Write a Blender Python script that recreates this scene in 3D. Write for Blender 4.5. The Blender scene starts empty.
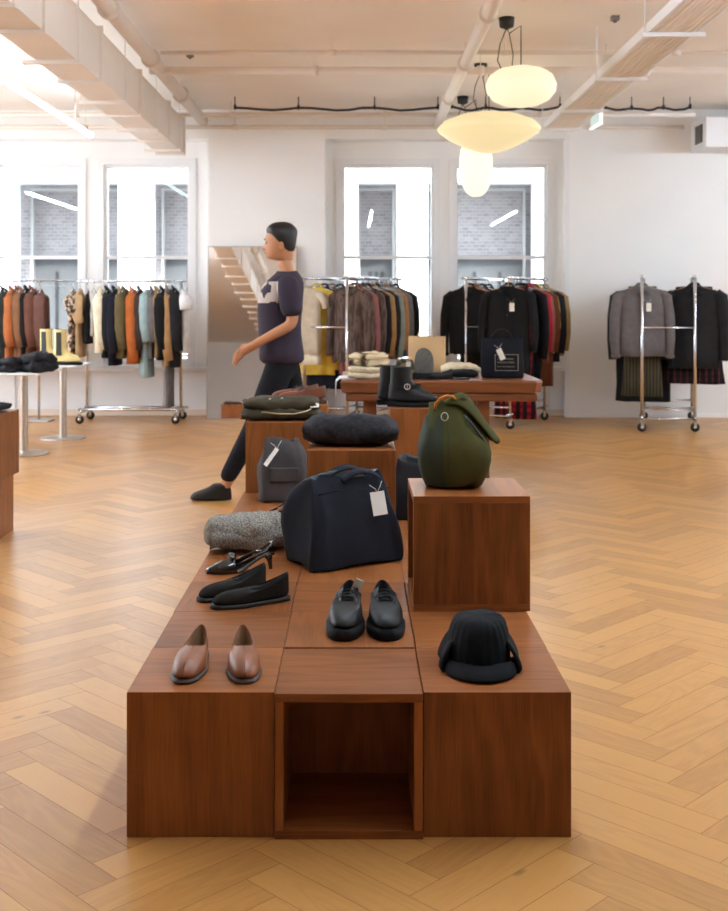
import bpy, math, random
from mathutils import Vector, Matrix, noise
PI = math.pi
R = math.radians
random.seed(7)
scene = bpy.context.scene
COL = scene.collection

# ------------------------------------------------------------------ camera (photo 728x911, horizon high in the frame = lens shift)
FPX, CX, CY, CZ = 1130.0, 355.0, 303.0, 1.30
def wx(px, Y): return (px - CX) * Y / FPX
def wz(py, Y): return CZ - (py - CY) * Y / FPX
def depth(py, z): return FPX * (CZ - z) / (py - CY)
cam_d = bpy.data.cameras.new('camera'); cam = bpy.data.objects.new('camera', cam_d); COL.objects.link(cam)
cam.location = (0, 0, CZ); cam.rotation_euler = (PI/2, 0, 0)
cam_d.sensor_fit = 'VERTICAL'; cam_d.sensor_height = 36; cam_d.lens = FPX/911*36
cam_d.shift_x = (364-CX)/911; cam_d.shift_y = -(455.5-CY)/911
cam_d.clip_start = 0.05
cam_d.dof.use_dof = True; cam_d.dof.focus_distance = 3.3; cam_d.dof.aperture_fstop = 7.0
scene.camera = cam

# ------------------------------------------------------------------ materials
def srgb(r, g, b):
    f = lambda c: c/12.92 if c <= .04045 else ((c+.055)/1.055)**2.4
    return (f(r/255), f(g/255), f(b/255), 1)
def newmat(name):
    m = bpy.data.materials.new(name); m.use_nodes = True
    nt = m.node_tree; return m, nt, nt.nodes['Principled BSDF']
def N(nt, t, **kw):
    n = nt.nodes.new(t)
    for k, v in kw.items(): setattr(n, k, v)
    return n
def pmat(name, rgb, rough=.6, metal=0, nscale=0, namt=.15, bump=0, bscale=None, stretch=(1,1,1), spec=.5, sheen=0):
    """plain procedural material: base colour varied by noise, optional bump"""
    m, nt, p = newmat(name)
    c = srgb(*rgb)
    p.inputs['Roughness'].default_value = rough; p.inputs['Metallic'].default_value = metal
    p.inputs['Specular IOR Level'].default_value = spec
    if sheen: p.inputs['Sheen Weight'].default_value = sheen
    tc = N(nt, 'ShaderNodeTexCoord'); mp = N(nt, 'ShaderNodeMapping')
    mp.inputs['Scale'].default_value = stretch
    nt.links.new(tc.outputs['Object'], mp.inputs['Vector'])
    if nscale:
        no = N(nt, 'ShaderNodeTexNoise'); no.inputs['Scale'].default_value = nscale; no.inputs['Detail'].default_value = 4
        nt.links.new(mp.outputs[0], no.inputs['Vector'])
        cr = N(nt, 'ShaderNodeValToRGB')
        cr.color_ramp.elements[0].position = .3; cr.color_ramp.elements[1].position = .7
        cr.color_ramp.elements[0].color = tuple(x*(1-namt) for x in c[:3])+(1,)
        cr.color_ramp.elements[1].color = tuple(min(1, x*(1+namt)) for x in c[:3])+(1,)
        nt.links.new(no.outputs['Fac'], cr.inputs[0]); nt.links.new(cr.outputs[0], p.inputs['Base Color'])
    else: p.inputs['Base Color'].default_value = c
    if bump:
        n2 = N(nt, 'ShaderNodeTexNoise'); n2.inputs['Scale'].default_value = bscale or 200; n2.inputs['Detail'].default_value = 3
        b = N(nt, 'ShaderNodeBump'); b.inputs['Strength'].default_value = bump; b.inputs['Distance'].default_value = .002
        nt.links.new(mp.outputs[0], n2.inputs['Vector']); nt.links.new(n2.outputs['Fac'], b.inputs['Height']); nt.links.new(b.outputs[0], p.inputs['Normal'])
    return m
def fabric(name, rgb, namt=.12, bump=.35, rough=.9): return pmat(name, rgb, rough, 0, 14, namt, bump, 260, spec=.2, sheen=0)
def emat(name, rgb, strength):
    m, nt, p = newmat(name)
    p.inputs['Base Color'].default_value = (*[x*.35 for x in rgb], 1); p.inputs['Roughness'].default_value = .6
    p.inputs['Emission Color'].default_value = (*rgb, 1); p.inputs['Emission Strength'].default_value = strength
    return m
def wood(name, dark, light, gs=1.0, rough=.38, objrand=True):
    """UV driven: v runs along the grain, metres"""
    m, nt, p = newmat(name); L = nt.links.new
    uv = N(nt, 'ShaderNodeTexCoord'); oi = N(nt, 'ShaderNodeObjectInfo')
    off = N(nt, 'ShaderNodeVectorMath', operation='SCALE'); off.inputs[0].default_value = (13.1, 7.7, 3.3)
    L(oi.outputs['Random'], off.inputs['Scale'])
    add = N(nt, 'ShaderNodeVectorMath', operation='ADD'); L(uv.outputs['UV'], add.inputs[0]); L(off.outputs[0], add.inputs[1])
    mp = N(nt, 'ShaderNodeMapping'); mp.inputs['Scale'].default_value = (9*gs, .9*gs, 1); L(add.outputs[0], mp.inputs['Vector'])
    n1 = N(nt, 'ShaderNodeTexNoise'); n1.inputs['Scale'].default_value = 1.0; n1.inputs['Detail'].default_value = 2; n1.inputs['Distortion'].default_value = .6
    L(mp.outputs[0], n1.inputs['Vector'])
    mul = N(nt, 'ShaderNodeMath', operation='MULTIPLY'); mul.inputs[1].default_value = 34; L(n1.outputs['Fac'], mul.inputs[0])
    sn = N(nt, 'ShaderNodeMath', operation='SINE'); L(mul.outputs[0], sn.inputs[0])
    mp2 = N(nt, 'ShaderNodeMapping'); mp2.inputs['Scale'].default_value = (420, 9, 1); L(add.outputs[0], mp2.inputs['Vector'])
    n2 = N(nt, 'ShaderNodeTexNoise'); n2.inputs['Scale'].default_value = 1.0; n2.inputs['Detail'].default_value = 2; L(mp2.outputs[0], n2.inputs['Vector'])
    n3 = N(nt, 'ShaderNodeTexNoise'); n3.inputs['Scale'].default_value = 4; L(add.outputs[0], n3.inputs['Vector'])
    a = N(nt, 'ShaderNodeMath', operation='MULTIPLY_ADD'); a.inputs[1].default_value = .085; a.inputs[2].default_value = -.02; L(sn.outputs[0], a.inputs[0])
    b = N(nt, 'ShaderNodeMath', operation='MULTIPLY_ADD'); b.inputs[1].default_value = .5; L(n2.outputs['Fac'], b.inputs[0]); L(a.outputs[0], b.inputs[2])
    c = N(nt, 'ShaderNodeMath', operation='MULTIPLY_ADD'); c.inputs[1].default_value = .5; L(n3.outputs['Fac'], c.inputs[0]); L(b.outputs[0], c.inputs[2])
    rmul = N(nt, 'ShaderNodeMath', operation='MULTIPLY_ADD'); rmul.inputs[1].default_value = .22 if objrand else 0; L(oi.outputs['Random'], rmul.inputs[0]); L(c.outputs[0], rmul.inputs[2])
    cr = N(nt, 'ShaderNodeValToRGB'); cr.color_ramp.elements[0].position = .15; cr.color_ramp.elements[1].position = 1.0
    cr.color_ramp.elements[0].color = dark; cr.color_ramp.elements[1].color = light
    L(rmul.outputs[0], cr.inputs[0]); L(cr.outputs[0], p.inputs['Base Color'])
    p.inputs['Roughness'].default_value = rough; p.inputs['Specular IOR Level'].default_value = .22
    return m
M = {}
M['walnut'] = wood('walnut_veneer', srgb(82, 42, 17), srgb(168, 102, 54))
M['table_wood'] = wood('table_walnut', srgb(82, 46, 26), srgb(146, 90, 56), .7, .3)
M['wall'] = pmat('wall_paint', (243, 242, 241), .85, nscale=1.2, namt=.015)
M['ceil'] = pmat('ceiling_paint', (238, 229, 220), .9, nscale=1.5, namt=.03)
M['white'] = pmat('white_gloss_paint', (236, 236, 238), .45, nscale=2, namt=.01)
M['offwhite'] = pmat('duct_paint', (226, 214, 202), .6, nscale=2, namt=.03)
M['black'] = pmat('black_rubber', (22, 22, 24), .5, nscale=20, namt=.2)
M['blackplastic'] = pmat('black_plastic', (26, 26, 28), .4, nscale=20, namt=.1)
M['chrome'] = pmat('chrome_tube', (215, 216, 220), .16, 1, nscale=5, namt=.03)
M['steel'] = pmat('brushed_steel', (200, 196, 190), .35, 1, nscale=30, namt=.08)
M['tag'] = pmat('paper_tag', (238, 234, 224), .8, nscale=30, namt=.02)
M['wire'] = pmat('hanger_metal', (190, 192, 196), .25, 1, nscale=8, namt=.02)
M['hwood'] = pmat('hanger_wood', (176, 128, 82), .5, nscale=15, namt=.15)
M['skirting'] = pmat('pale_skirting', (226, 208, 190), .6, nscale=4, namt=.03)
M['stone'] = pmat('facade_stone', (238, 238, 240), .9, nscale=2, namt=.03)
M['darkglass'] = pmat('far_pane', (92, 92, 94), .8, nscale=1, namt=.3)

def floor_mat():
    m, nt, p = newmat('oak_herringbone'); L = nt.links.new
    uv = N(nt, 'ShaderNodeTexCoord'); at = N(nt, 'ShaderNodeAttribute'); at.attribute_name = 'plank'
    sep = N(nt, 'ShaderNodeSeparateXYZ'); L(uv.outputs['UV'], sep.inputs[0])
    sc = N(nt, 'ShaderNodeSeparateColor'); L(at.outputs['Color'], sc.inputs[0])
    cmb = N(nt, 'ShaderNodeVectorMath', operation='MULTIPLY'); cmb.inputs[1].default_value = (31, 17, 9); L(at.outputs['Vector'], cmb.inputs[0])
    add = N(nt, 'ShaderNodeVectorMath', operation='ADD'); L(uv.outputs['UV'], add.inputs[0]); L(cmb.outputs[0], add.inputs[1])
    mp = N(nt, 'ShaderNodeMapping'); mp.inputs['Scale'].default_value = (11, 1.6, 1); L(add.outputs[0], mp.inputs['Vector'])
    n1 = N(nt, 'ShaderNodeTexNoise'); n1.inputs['Scale'].default_value = 1; n1.inputs['Detail'].default_value = 2; n1.inputs['Distortion'].default_value = 1; L(mp.outputs[0], n1.inputs['Vector'])
    mul = N(nt, 'ShaderNodeMath', operation='MULTIPLY'); mul.inputs[1].default_value = 40; L(n1.outputs['Fac'], mul.inputs[0])
    sn = N(nt, 'ShaderNodeMath', operation='SINE'); L(mul.outputs[0], sn.inputs[0])
    mp2 = N(nt, 'ShaderNodeMapping'); mp2.inputs['Scale'].default_value = (300, 7, 1); L(add.outputs[0], mp2.inputs['Vector'])
    n2 = N(nt, 'ShaderNodeTexNoise'); n2.inputs['Scale'].default_value = 1; L(mp2.outputs[0], n2.inputs['Vector'])
    a = N(nt, 'ShaderNodeMath', operation='MULTIPLY_ADD'); a.inputs[1].default_value = .10; L(sn.outputs[0], a.inputs[0])
    rv = N(nt, 'ShaderNodeMath', operation='MULTIPLY_ADD'); rv.inputs[1].default_value = .75; rv.inputs[2].default_value = .12; L(sc.outputs['Red'], rv.inputs[0]); L(rv.outputs[0], a.inputs[2])
    b = N(nt, 'ShaderNodeMath', operation='MULTIPLY_ADD'); b.inputs[1].default_value = .5; L(n2.outputs['Fac'], b.inputs[0]); L(a.outputs[0], b.inputs[2])
    cr = N(nt, 'ShaderNodeValToRGB'); cr.color_ramp.elements[0].position = .0; cr.color_ramp.elements[1].position = 1.35/1.4
    cr.color_ramp.elements[0].color = srgb(154, 104, 50); cr.color_ramp.elements[1].color = srgb(196, 143, 78)
    L(b.outputs[0], cr.inputs[0])
    # knots
    vo = N(nt, 'ShaderNodeTexVoronoi'); vo.inputs['Scale'].default_value = 1; mp3 = N(nt, 'ShaderNodeMapping'); mp3.inputs['Scale'].default_value = (7, 3.2, 1)
    L(add.outputs[0], mp3.inputs['Vector']); L(mp3.outputs[0], vo.inputs['Vector'])
    kr = N(nt, 'ShaderNodeValToRGB'); kr.color_ramp.elements[0].position = .03; kr.color_ramp.elements[1].position = .09
    kr.color_ramp.elements[0].color = (1, 1, 1, 1); kr.color_ramp.elements[1].color = (0, 0, 0, 1); L(vo.outputs['Distance'], kr.inputs[0])
    gt = N(nt, 'ShaderNodeMath', operation='GREATER_THAN'); gt.inputs[1].default_value = .6; L(sc.outputs['Green'], gt.inputs[0])
    km = N(nt, 'ShaderNodeMath', operation='MULTIPLY'); L(kr.outputs[0], km.inputs[0]); L(gt.outputs[0], km.inputs[1])
    km2 = N(nt, 'ShaderNodeMath', operation='MULTIPLY'); km2.inputs[1].default_value = .6; L(km.outputs[0], km2.inputs[0])
    mix = N(nt, 'ShaderNodeMix', data_type='RGBA'); L(km2.outputs[0], mix.inputs[0]); L(cr.outputs[0], mix.inputs[6]); mix.inputs[7].default_value = srgb(96, 58, 30)
    L(mix.outputs[2], p.inputs['Base Color'])
    p.inputs['Roughness'].default_value = .33; p.inputs['Specular IOR Level'].default_value = .65
    return m
M['floor'] = floor_mat()
def stripes(name, c1, c2, freq, axis='X', plaid=False, c3=None, duty=.5):
    m, nt, p = newmat(name); L = nt.links.new
    tc = N(nt, 'ShaderNodeTexCoord'); sp = N(nt, 'ShaderNodeSeparateXYZ'); L(tc.outputs['Object'], sp.inputs[0])
    def band(ax, th):
        mu = N(nt, 'ShaderNodeMath', operation='MULTIPLY'); mu.inputs[1].default_value = freq; L(sp.outputs[ax], mu.inputs[0])
        fr = N(nt, 'ShaderNodeMath', operation='FRACT'); L(mu.outputs[0], fr.inputs[0])
        g = N(nt, 'ShaderNodeMath', operation='GREATER_THAN'); g.inputs[1].default_value = th; L(fr.outputs[0], g.inputs[0]); return g
    g1 = band(axis, duty)
    mx = N(nt, 'ShaderNodeMix', data_type='RGBA'); L(g1.outputs[0], mx.inputs[0]); mx.inputs[6].default_value = srgb(*c1); mx.inputs[7].default_value = srgb(*c2)
    out = mx
    if plaid:
        g2 = band('Z', duty); my = N(nt, 'ShaderNodeMix', data_type='RGBA')
        h = N(nt, 'ShaderNodeMath', operation='MULTIPLY'); h.inputs[1].default_value = .6; L(g2.outputs[0], h.inputs[0])
        L(h.outputs[0], my.inputs[0]); L(mx.outputs[2], my.inputs[6]); my.inputs[7].default_value = srgb(*(c3 or c2)); out = my
    L(out.outputs[2], p.inputs['Base Color']); p.inputs['Roughness'].default_value = .9; p.inputs['Specular IOR Level'].default_value = .2
    return m
def blotch(name, c1, c2, scale, c3=None, stretch=(1,1,1)):
    m, nt, p = newmat(name); L = nt.links.new
    tc = N(nt, 'ShaderNodeTexCoord'); mp = N(nt, 'ShaderNodeMapping'); mp.inputs['Scale'].default_value = stretch
    no = N(nt, 'ShaderNodeTexNoise'); no.inputs['Scale'].default_value = scale; no.inputs['Detail'].default_value = 3
    L(tc.outputs['Object'], mp.inputs[0]); L(mp.outputs[0], no.inputs['Vector'])
    cr = N(nt, 'ShaderNodeValToRGB'); e = cr.color_ramp.elements; e[0].position = .42; e[1].position = .56; e[0].color = srgb(*c1); e[1].color = srgb(*c2)
    if c3: k = e.new(.5); k.color = srgb(*c3)
    L(no.outputs['Fac'], cr.inputs[0]); L(cr.outputs[0], p.inputs['Base Color']); p.inputs['Roughness'].default_value = .9; p.inputs['Specular IOR Level'].default_value = .2
    return m
def brickmat():
    m, nt, p = newmat('far_brick'); L = nt.links.new
    tc = N(nt, 'ShaderNodeTexCoord'); mp = N(nt, 'ShaderNodeMapping'); mp.inputs['Rotation'].default_value = (R(90), 0, 0)
    b = N(nt, 'ShaderNodeTexBrick'); b.inputs['Scale'].default_value = 5; b.inputs['Color1'].default_value = srgb(158, 150, 150); b.inputs['Color2'].default_value = srgb(134, 128, 130); b.inputs['Mortar'].default_value = srgb(172, 168, 168)
    L(tc.outputs['Object'], mp.inputs[0]); L(mp.outputs[0], b.inputs['Vector']); L(b.outputs['Color'], p.inputs['Base Color']); p.inputs['Roughness'].default_value = .9
    return m
M['brick'] = brickmat()
FAB = {}
def F(name, rgb, **kw):
    if name not in FAB: FAB[name] = fabric('cloth_'+name, rgb, **kw)
    return FAB[name]

# ------------------------------------------------------------------ mesh building
class MB:
    def __init__(s): s.v = []; s.f = []; s.uv = []; s.sm = []; s.mi = []
    def add(s, verts, faces, uvs=None, smooth=True, mi=0):
        o = len(s.v); s.v += [Vector(p) for p in verts]
        for i, f in enumerate(faces):
            s.f.append([o+k for k in f]); s.uv.append(uvs[i] if uvs else [(0, 0)]*len(f)); s.sm.append(smooth); s.mi.append(mi)
        return s
    def box(s, x0, x1, y0, y1, z0, z1, grain='Z', topgrain='X', mi=0, mat=None):
        P = [(x0,y0,z0),(x1,y0,z0),(x1,y1,z0),(x0,y1,z0),(x0,y0,z1),(x1,y0,z1),(x1,y1,z1),(x0,y1,z1)]
        if mat: P = [mat @ Vector(p) for p in P]
        Q = [(x0,y0,z0),(x1,y0,z0),(x1,y1,z0),(x0,y1,z0),(x0,y0,z1),(x1,y0,z1),(x1,y1,z1),(x0,y1,z1)]
        FS = [((0,3,2,1),'z'),((4,5,6,7),'z'),((0,1,5,4),'y'),((2,3,7,6),'y'),((1,2,6,5),'x'),((3,0,4,7),'x')]
        uvs = []
        for f, n in FS:
            l = []
            for k in f:
                q = Q[k]
                if n == 'z': uvk = (q[1]+q[2], q[0]) if topgrain == 'X' else (q[0]+q[2], q[1])
                elif n == 'y': uvk = (q[0]+q[1]*3, q[2]) if grain == 'Z' else (q[2]+q[1]*3, q[0])
                else: uvk = (q[1]+q[0]*3, q[2]) if grain == 'Z' else (q[2]+q[0]*3, q[1])
                l.append(uvk)
            uvs.append(l)
        return s.add(P, [f for f, _ in FS], uvs, False, mi)
    def loft(s, rings, cap0=True, cap1=True, closed=True, mi=0, smooth=True):
        n = len(rings[0]); vs = [p for r in rings for p in r]; fs = []
        uvs = []
        m = n if closed else n-1
        for i in range(len(rings)-1):
            for j in range(m):
                a = i*n+j; b = i*n+(j+1) % n; fs.append([a, b, b+n, a+n])
                uvs.append([(j/n, i/len(rings)), ((j+1)/n, i/len(rings)), ((j+1)/n, (i+1)/len(rings)), (j/n, (i+1)/len(rings))])
        s.add(vs, fs, uvs, smooth, mi)
        o = len(s.v)-len(vs)
        if cap0 and closed: s.f.append([o+k for k in range(n)][::-1]); s.uv.append([(0, 0)]*n); s.sm.append(smooth); s.mi.append(mi)
        if cap1 and closed: s.f.append([o+(len(rings)-1)*n+k for k in range(n)]); s.uv.append([(0, 0)]*n); s.sm.append(smooth); s.mi.append(mi)
        return s
    def tube(s, pts, r, n=8, mi=0, flat=1.0, caps=True):
        pts = [Vector(p) for p in pts]; rs = r if isinstance(r, (list, tuple)) else [r]*len(pts)
        rings = []; up = Vector((0, 0, 1)); prev = None
        for i, p in enumerate(pts):
            t = (pts[min(i+1, len(pts)-1)]-pts[max(i-1, 0)]).normalized()
            if prev is None:
                a = t.cross(up)
                if a.length < .1: a = t.cross(Vector((0, 1, 0)))
                a.normalize()
            else:
                a = (prev - t*prev.dot(t)).normalized()
            prev = a; b = t.cross(a)
            rings.append([p + (a*math.cos(2*PI*k/n) + b*math.sin(2*PI*k/n)*flat)*rs[i] for k in range(n)])
        return s.loft(rings, caps, caps, mi=mi)
    def cyl(s, x, y, z0, z1, r, n=24, mi=0, r1=None):
        r1 = r if r1 is None else r1
        ring = lambda z, q: [(x+q*math.cos(2*PI*k/n), y+q*math.sin(2*PI*k/n), z) for k in range(n)]
        s.loft([ring(z0, r), ring(z1, r1)], False, False, mi=mi)
        s.add(ring(z0, r), [list(range(n))[::-1]], None, False, mi); s.add(ring(z1, r1), [list(range(n))], None, False, mi); return s
    def lathe(s, prof, n=32, c=(0, 0, 0), mi=0, axis='Z'):
        rings = []
        for r, z in prof:
            ring = []
            for k in range(n):
                a = 2*PI*k/n; p = (r*math.cos(a), r*math.sin(a), z)
                if axis == 'Y': p = (p[0], p[2], p[1])
                if axis == 'X': p = (p[2], p[0], p[1])
                ring.append((p[0]+c[0], p[1]+c[1], p[2]+c[2]))
            rings.append(ring)
        return s.loft(rings, True, True, mi=mi)
    def prism(s, poly, y0, y1, mi=0, mat=None):
        """polygon in XZ extruded along Y"""
        n = len(poly); P = [(x, y0, z) for x, z in poly]+[(x, y1, z) for x, z in poly]
        if mat: P = [mat @ Vector(p) for p in P]
        fs = [list(range(n)), [n+k for k in range(n)][::-1]]+[[k+n, (k+1) % n+n, (k+1) % n, k] for k in range(n)]
        return s.add(P, fs, None, False, mi)
    def warp(s, amp, scale, seed=0, aniso=(1, 1, 1)):
        o = Vector((seed*3.7, seed*1.3, seed*2.1))
        for v in s.v:
            q = Vector((v.x*scale*aniso[0], v.y*scale*aniso[1], v.z*scale*aniso[2]))+o
            d = noise.noise_vector(q)*amp + noise.noise_vector(q*2.7)*amp*.4; v += d
        return s
    def xf(s, mat):
        for i, v in enumerate(s.v): s.v[i] = mat @ v
        return s
    def floorz(s, z=0):
        for v in s.v:
            if v.z < z: v.z = z
        return s
    def build(s, name, mats, parent=None, bevel=0, sub=0, loc=None, rz=None):
        me = bpy.data.meshes.new(name); me.from_pydata([tuple(v) for v in s.v], [], s.f)
        me.polygons.foreach_set('use_smooth', s.sm); me.polygons.foreach_set('material_index', s.mi)
        ul = me.uv_layers.new(name='uv'); flat = []
        for l in s.uv:
            for a in l: flat += [a[0], a[1]]
        ul.data.foreach_set('uv', flat)
        me.validate(); me.update()
        for m in (mats if isinstance(mats, (list, tuple)) else [mats]): me.materials.append(m)
        o = bpy.data.objects.new(name, me); COL.objects.link(o)
        if parent: o.parent = parent
        if bevel:
            b = o.modifiers.new('bevel', 'BEVEL'); b.width = bevel; b.segments = 2; b.limit_method = 'ANGLE'; b.angle_limit = R(50)
        if sub:
            q = o.modifiers.new('sub', 'SUBSURF'); q.levels = sub; q.render_levels = sub
        if loc: o.location = loc
        if rz is not None: o.rotation_euler.z = rz
        return o
def empty(name, loc=(0, 0, 0), rz=0):
    o = bpy.data.objects.new(name, None); COL.objects.link(o); o.location = loc; o.rotation_euler = (0, 0, rz); o.empty_display_size = .05; return o
def tag(o, label=None, cat=None, group=None, kind=None):
    if label: o['label'] = label
    if cat: o['category'] = cat
    if group: o['group'] = group
    if kind: o['kind'] = kind
    return o
def thing(name, label, cat, loc=(0, 0, 0), rz=0, group=None): return tag(empty(name, loc, rz), label, cat, group)
def copy_tree(o, parent=None):
    c = o.copy(); COL.objects.link(c)
    if parent: c.parent = parent
    for ch in [k for k in o.children]: copy_tree(ch, c)
    return c
def sring(cx, cy, z, a, b, n=24, p=2.4, rot=0, fn=None):
    out = []
    for k in range(n):
        t = 2*PI*k/n; c, s_ = math.cos(t), math.sin(t)
        x = a*math.copysign(abs(c)**(2/p), c); y = b*math.copysign(abs(s_)**(2/p), s_)
        if fn: x, y = fn(x, y, t)
        X = x*math.cos(rot)-y*math.sin(rot)+cx; Y = x*math.sin(rot)+y*math.cos(rot)+cy
        out.append(Vector((X, Y, z)))
    return out

# ================================================================== SETTING
CEIL = 3.5; YW = 13.1; YP = 12.85; XL, XR, YB = -6.5, 7.0, -6.0
def herringbone():
    W = .103; n = 5; x0 = -.61; vs = []; fs = []; uvs = []; cols = []
    s2 = math.sqrt(2); g = .0007
    ex, ey = Vector((-1/s2, 1/s2)), Vector((1/s2, 1/s2))
    rng = random.Random(3)
    lo, hi = int((YB-1)/W/s2)-70, int(14.5/W/s2)+80
    def plank(i, j, w, h, horiz):
        c = [(i*W+g, j*W+g), ((i+w)*W-g, j*W+g), ((i+w)*W-g, (j+h)*W-g), (i*W+g, (j+h)*W-g)]
        P = [ex*a+ey*b for a, b in c]; P = [(p.x+x0, p.y) for p in P]
        mx = sum(p[0] for p in P)/4; my = sum(p[1] for p in P)/4
        if mx < XL-.3 or mx > XR+.3 or my < YB-.3 or my > YW+.3: return
        P = [(min(max(x, XL), XR), min(max(y, YB), YW+.02)) for x, y in P]
        o = len(vs); vs.extend([(x, y, 0) for x, y in P]); fs.append([o, o+3, o+2, o+1])
        L_, S_ = n*W, W
        q = [(0, 0), (0, L_), (S_, L_), (S_, 0)] if horiz else [(0, 0), (S_, 0), (S_, L_), (0, L_)]
        uvs.append([q[0], q[3], q[2], q[1]]); cols.append((rng.random(), rng.random(), rng.random(), 1))
    for j in range(-110, 240):
        for i in range(-200, 260):
            m = (i-j) % (2*n)
            if m == 0: plank(i, j, n, 1, True)
            elif m == 2*n-1: plank(i, j, 1, n, False)
    mb = MB(); mb.add(vs, fs, uvs, False)
    k = len(vs); mb.add([(XL, YB, -.0008), (XR, YB, -.0008), (XR, YW+.02, -.0008), (XL, YW+.02, -.0008)], [[0, 1, 2, 3]], None, False, 1)
    mb.add([(XL, YB, -.15), (XR, YB, -.15), (XR, YW+.02, -.15), (XL, YW+.02, -.15)], [[3, 2, 1, 0]], None, False, 1)
    o = mb.build('floor', [M['floor'], pmat('floor_joint', (120, 82, 50), .8, nscale=8)])
    ca = o.data.color_attributes.new('plank', 'FLOAT_COLOR', 'CORNER'); li = 0
    for pi, pl in enumerate(o.data.polygons):
        c = cols[pi] if pi < len(cols) else (0, 0, 0, 1)
        for _ in pl.vertices: ca.data[li].color = c; li += 1
    tag(o, 'oak herringbone parquet floor', None, None, 'structure')
herringbone()
def struct(name, mb, m, **kw): return tag(mb.build(name, m, **kw), None, None, None, 'structure')
struct('ceiling', MB().box(XL, XR, YB, YW+.15, CEIL, CEIL+.12), M['ceil'])
# window wall: openings
PX = lambda px, Y=YW: wx(px, Y)
ZT, ZB = 2.90, .60
wins = [(-6.3, -5.35), (-5.2, -4.2), (PX(-28), PX(80)), (PX(104), PX(190)), (PX(342), PX(434)), (PX(455), PX(547))]
wb = MB(); xs = [XL]
for a, b in wins: xs += [a, b]
xs.append(XR)
for i in range(0, len(xs), 2): wb.box(xs[i], xs[i+1], YW, YW+.15, 0, CEIL)
for a, b in wins: wb.box(a, b, YW, YW+.15, 0, ZB); wb.box(a, b, YW, YW+.15, ZT, CEIL)
struct('wall_back', wb, M['wall'])
struct('wall_pier', MB().box(wx(208, YP), wx(325, YP), YP, YW, 0, CEIL), M['wall'])
struct('wall_right_pier', MB().box(wx(567, YP), XR, YP, YW, 0, CEIL), M['wall'])
lw = MB(); ADDED_LWO = [(6.9, 9.1), (10.0, 12.2)]  # openings added out of view to bring daylight onto the left floor
for a, b in ((YB, 6.9), (9.1, 10.0), (12.2, YW)): lw.box(XL-.15, XL, a, b, 0, CEIL)
for a, b in ADDED_LWO: lw.box(XL-.15, XL, a, b, 0, .6).box(XL-.15, XL, a, b, 2.9, CEIL)
struct('wall_left', lw, M['wall'])
for k, (a, b) in enumerate(ADDED_LWO):
    fr_ = MB().box(XL-.1, XL-.05, a, a+.05, .6, 2.9).box(XL-.1, XL-.05, b-.05, b, .6, 2.9).box(XL-.1, XL-.05, a+.05, b-.05, .6, .65).box(XL-.1, XL-.05, a+.05, b-.05, 2.85, 2.9).box(XL-.1, XL-.05, a+.05, b-.05, 1.8, 1.85)
    struct('window_%d' % (k+7), fr_, M['white'])  # frames for the added, unseen left-wall windows
struct('wall_right', MB().box(XR, XR+.15, YB, YW, 0, CEIL), M['wall'])
struct('wall_front', MB().box(XL, XR, YB-.15, YB, 0, CEIL), M['wall'])
# lintel downstands over the recesses
struct('trim_1', MB().box(XL, wx(208, YP), YP+.03, YW, 3.17, CEIL), M['wall'])
struct('trim_2', MB().box(wx(325, YP), wx(567, YP), YP+.03, YW, 3.17, CEIL), M['wall'])
# sills and dado panels
for k, (a, b) in enumerate([(XL, wx(208, YP)), (wx(325, YP), wx(567, YP))]):
    struct('trim_%d' % (k+3), MB().box(a, b, YP+.06, YW, .52, .565), M['white'], bevel=.006)
    p = MB(); w = .86; x = a
    while x < b-.1: p.box(x+.012, min(x+w, b)-.012, YW-.03, YW, .06, .52); x += w
    struct('trim_%d' % (k+5), p, M['white'])
    struct('baseboard_%s' % ('left' if k == 0 else 'middle'), MB().box(a, b, YW-.045, YW-.031, 0, .07), M['skirting'])
struct('baseboard_pier', MB().box(wx(208, YP), wx(325, YP), YP-.015, YP, 0, .05), M['skirting'])
struct('baseboard_right', MB().box(wx(567, YP), XR, YP-.015, YP, 0, .04), M['wall'])
struct('trim_7', MB().box(wx(565, YP), wx(569, YP), YP-.012, YP, 0, 3.22), M['white'])
gm, gnt, gp = newmat('window_glass')
tr = N(gnt, 'ShaderNodeBsdfTransparent'); tr.inputs[0].default_value = (.93, .97, .98, 1); gl = N(gnt, 'ShaderNodeBsdfGlossy'); gl.inputs['Roughness'].default_value = .01
fr = N(gnt, 'ShaderNodeFresnel'); fr.inputs['IOR'].default_value = 1.45; mxs = N(gnt, 'ShaderNodeMixShader')
gnt.links.new(fr.outputs[0], mxs.inputs[0]); gnt.links.new(tr.outputs[0], mxs.inputs[1]); gnt.links.new(gl.outputs[0], mxs.inputs[2])
gnt.links.new(mxs.outputs[0], gnt.nodes['Material Output'].inputs['Surface'])
for k, (a, b) in enumerate(wins):
    zb = .565; zt = ZT
    t = tag(empty('window_%d' % (k+1), ((a+b)/2, YW+.05, 0)), None, None, None, 'structure')
    h = (b-a)/2; fr_ = MB(); fw = .03
    fr_.box(-h, -h+fw, -.04, .06, ZB, zt).box(h-fw, h, -.04, .06, ZB, zt).box(-h+fw, h-fw, -.04, .06, zt-fw, zt).box(-h+fw, h-fw, -.04, .06, ZB, ZB+.05)
    fr_.box(-h+fw, h-fw, -.02, .04, 1.81, 1.85)
    # casing on the room side
    fr_.box(-h-.07, -h, -.075, -.05, ZB-.035, zt+.07).box(h, h+.07, -.075, -.05, ZB-.035, zt+.07).box(-h, h, -.075, -.05, zt, zt+.07)
    fr_.build('window_frame', M['white'], t)
    MB().box(-h+fw, h-fw, .012, .016, ZB+.05, zt-fw).build('pane', gm, t)

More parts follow.
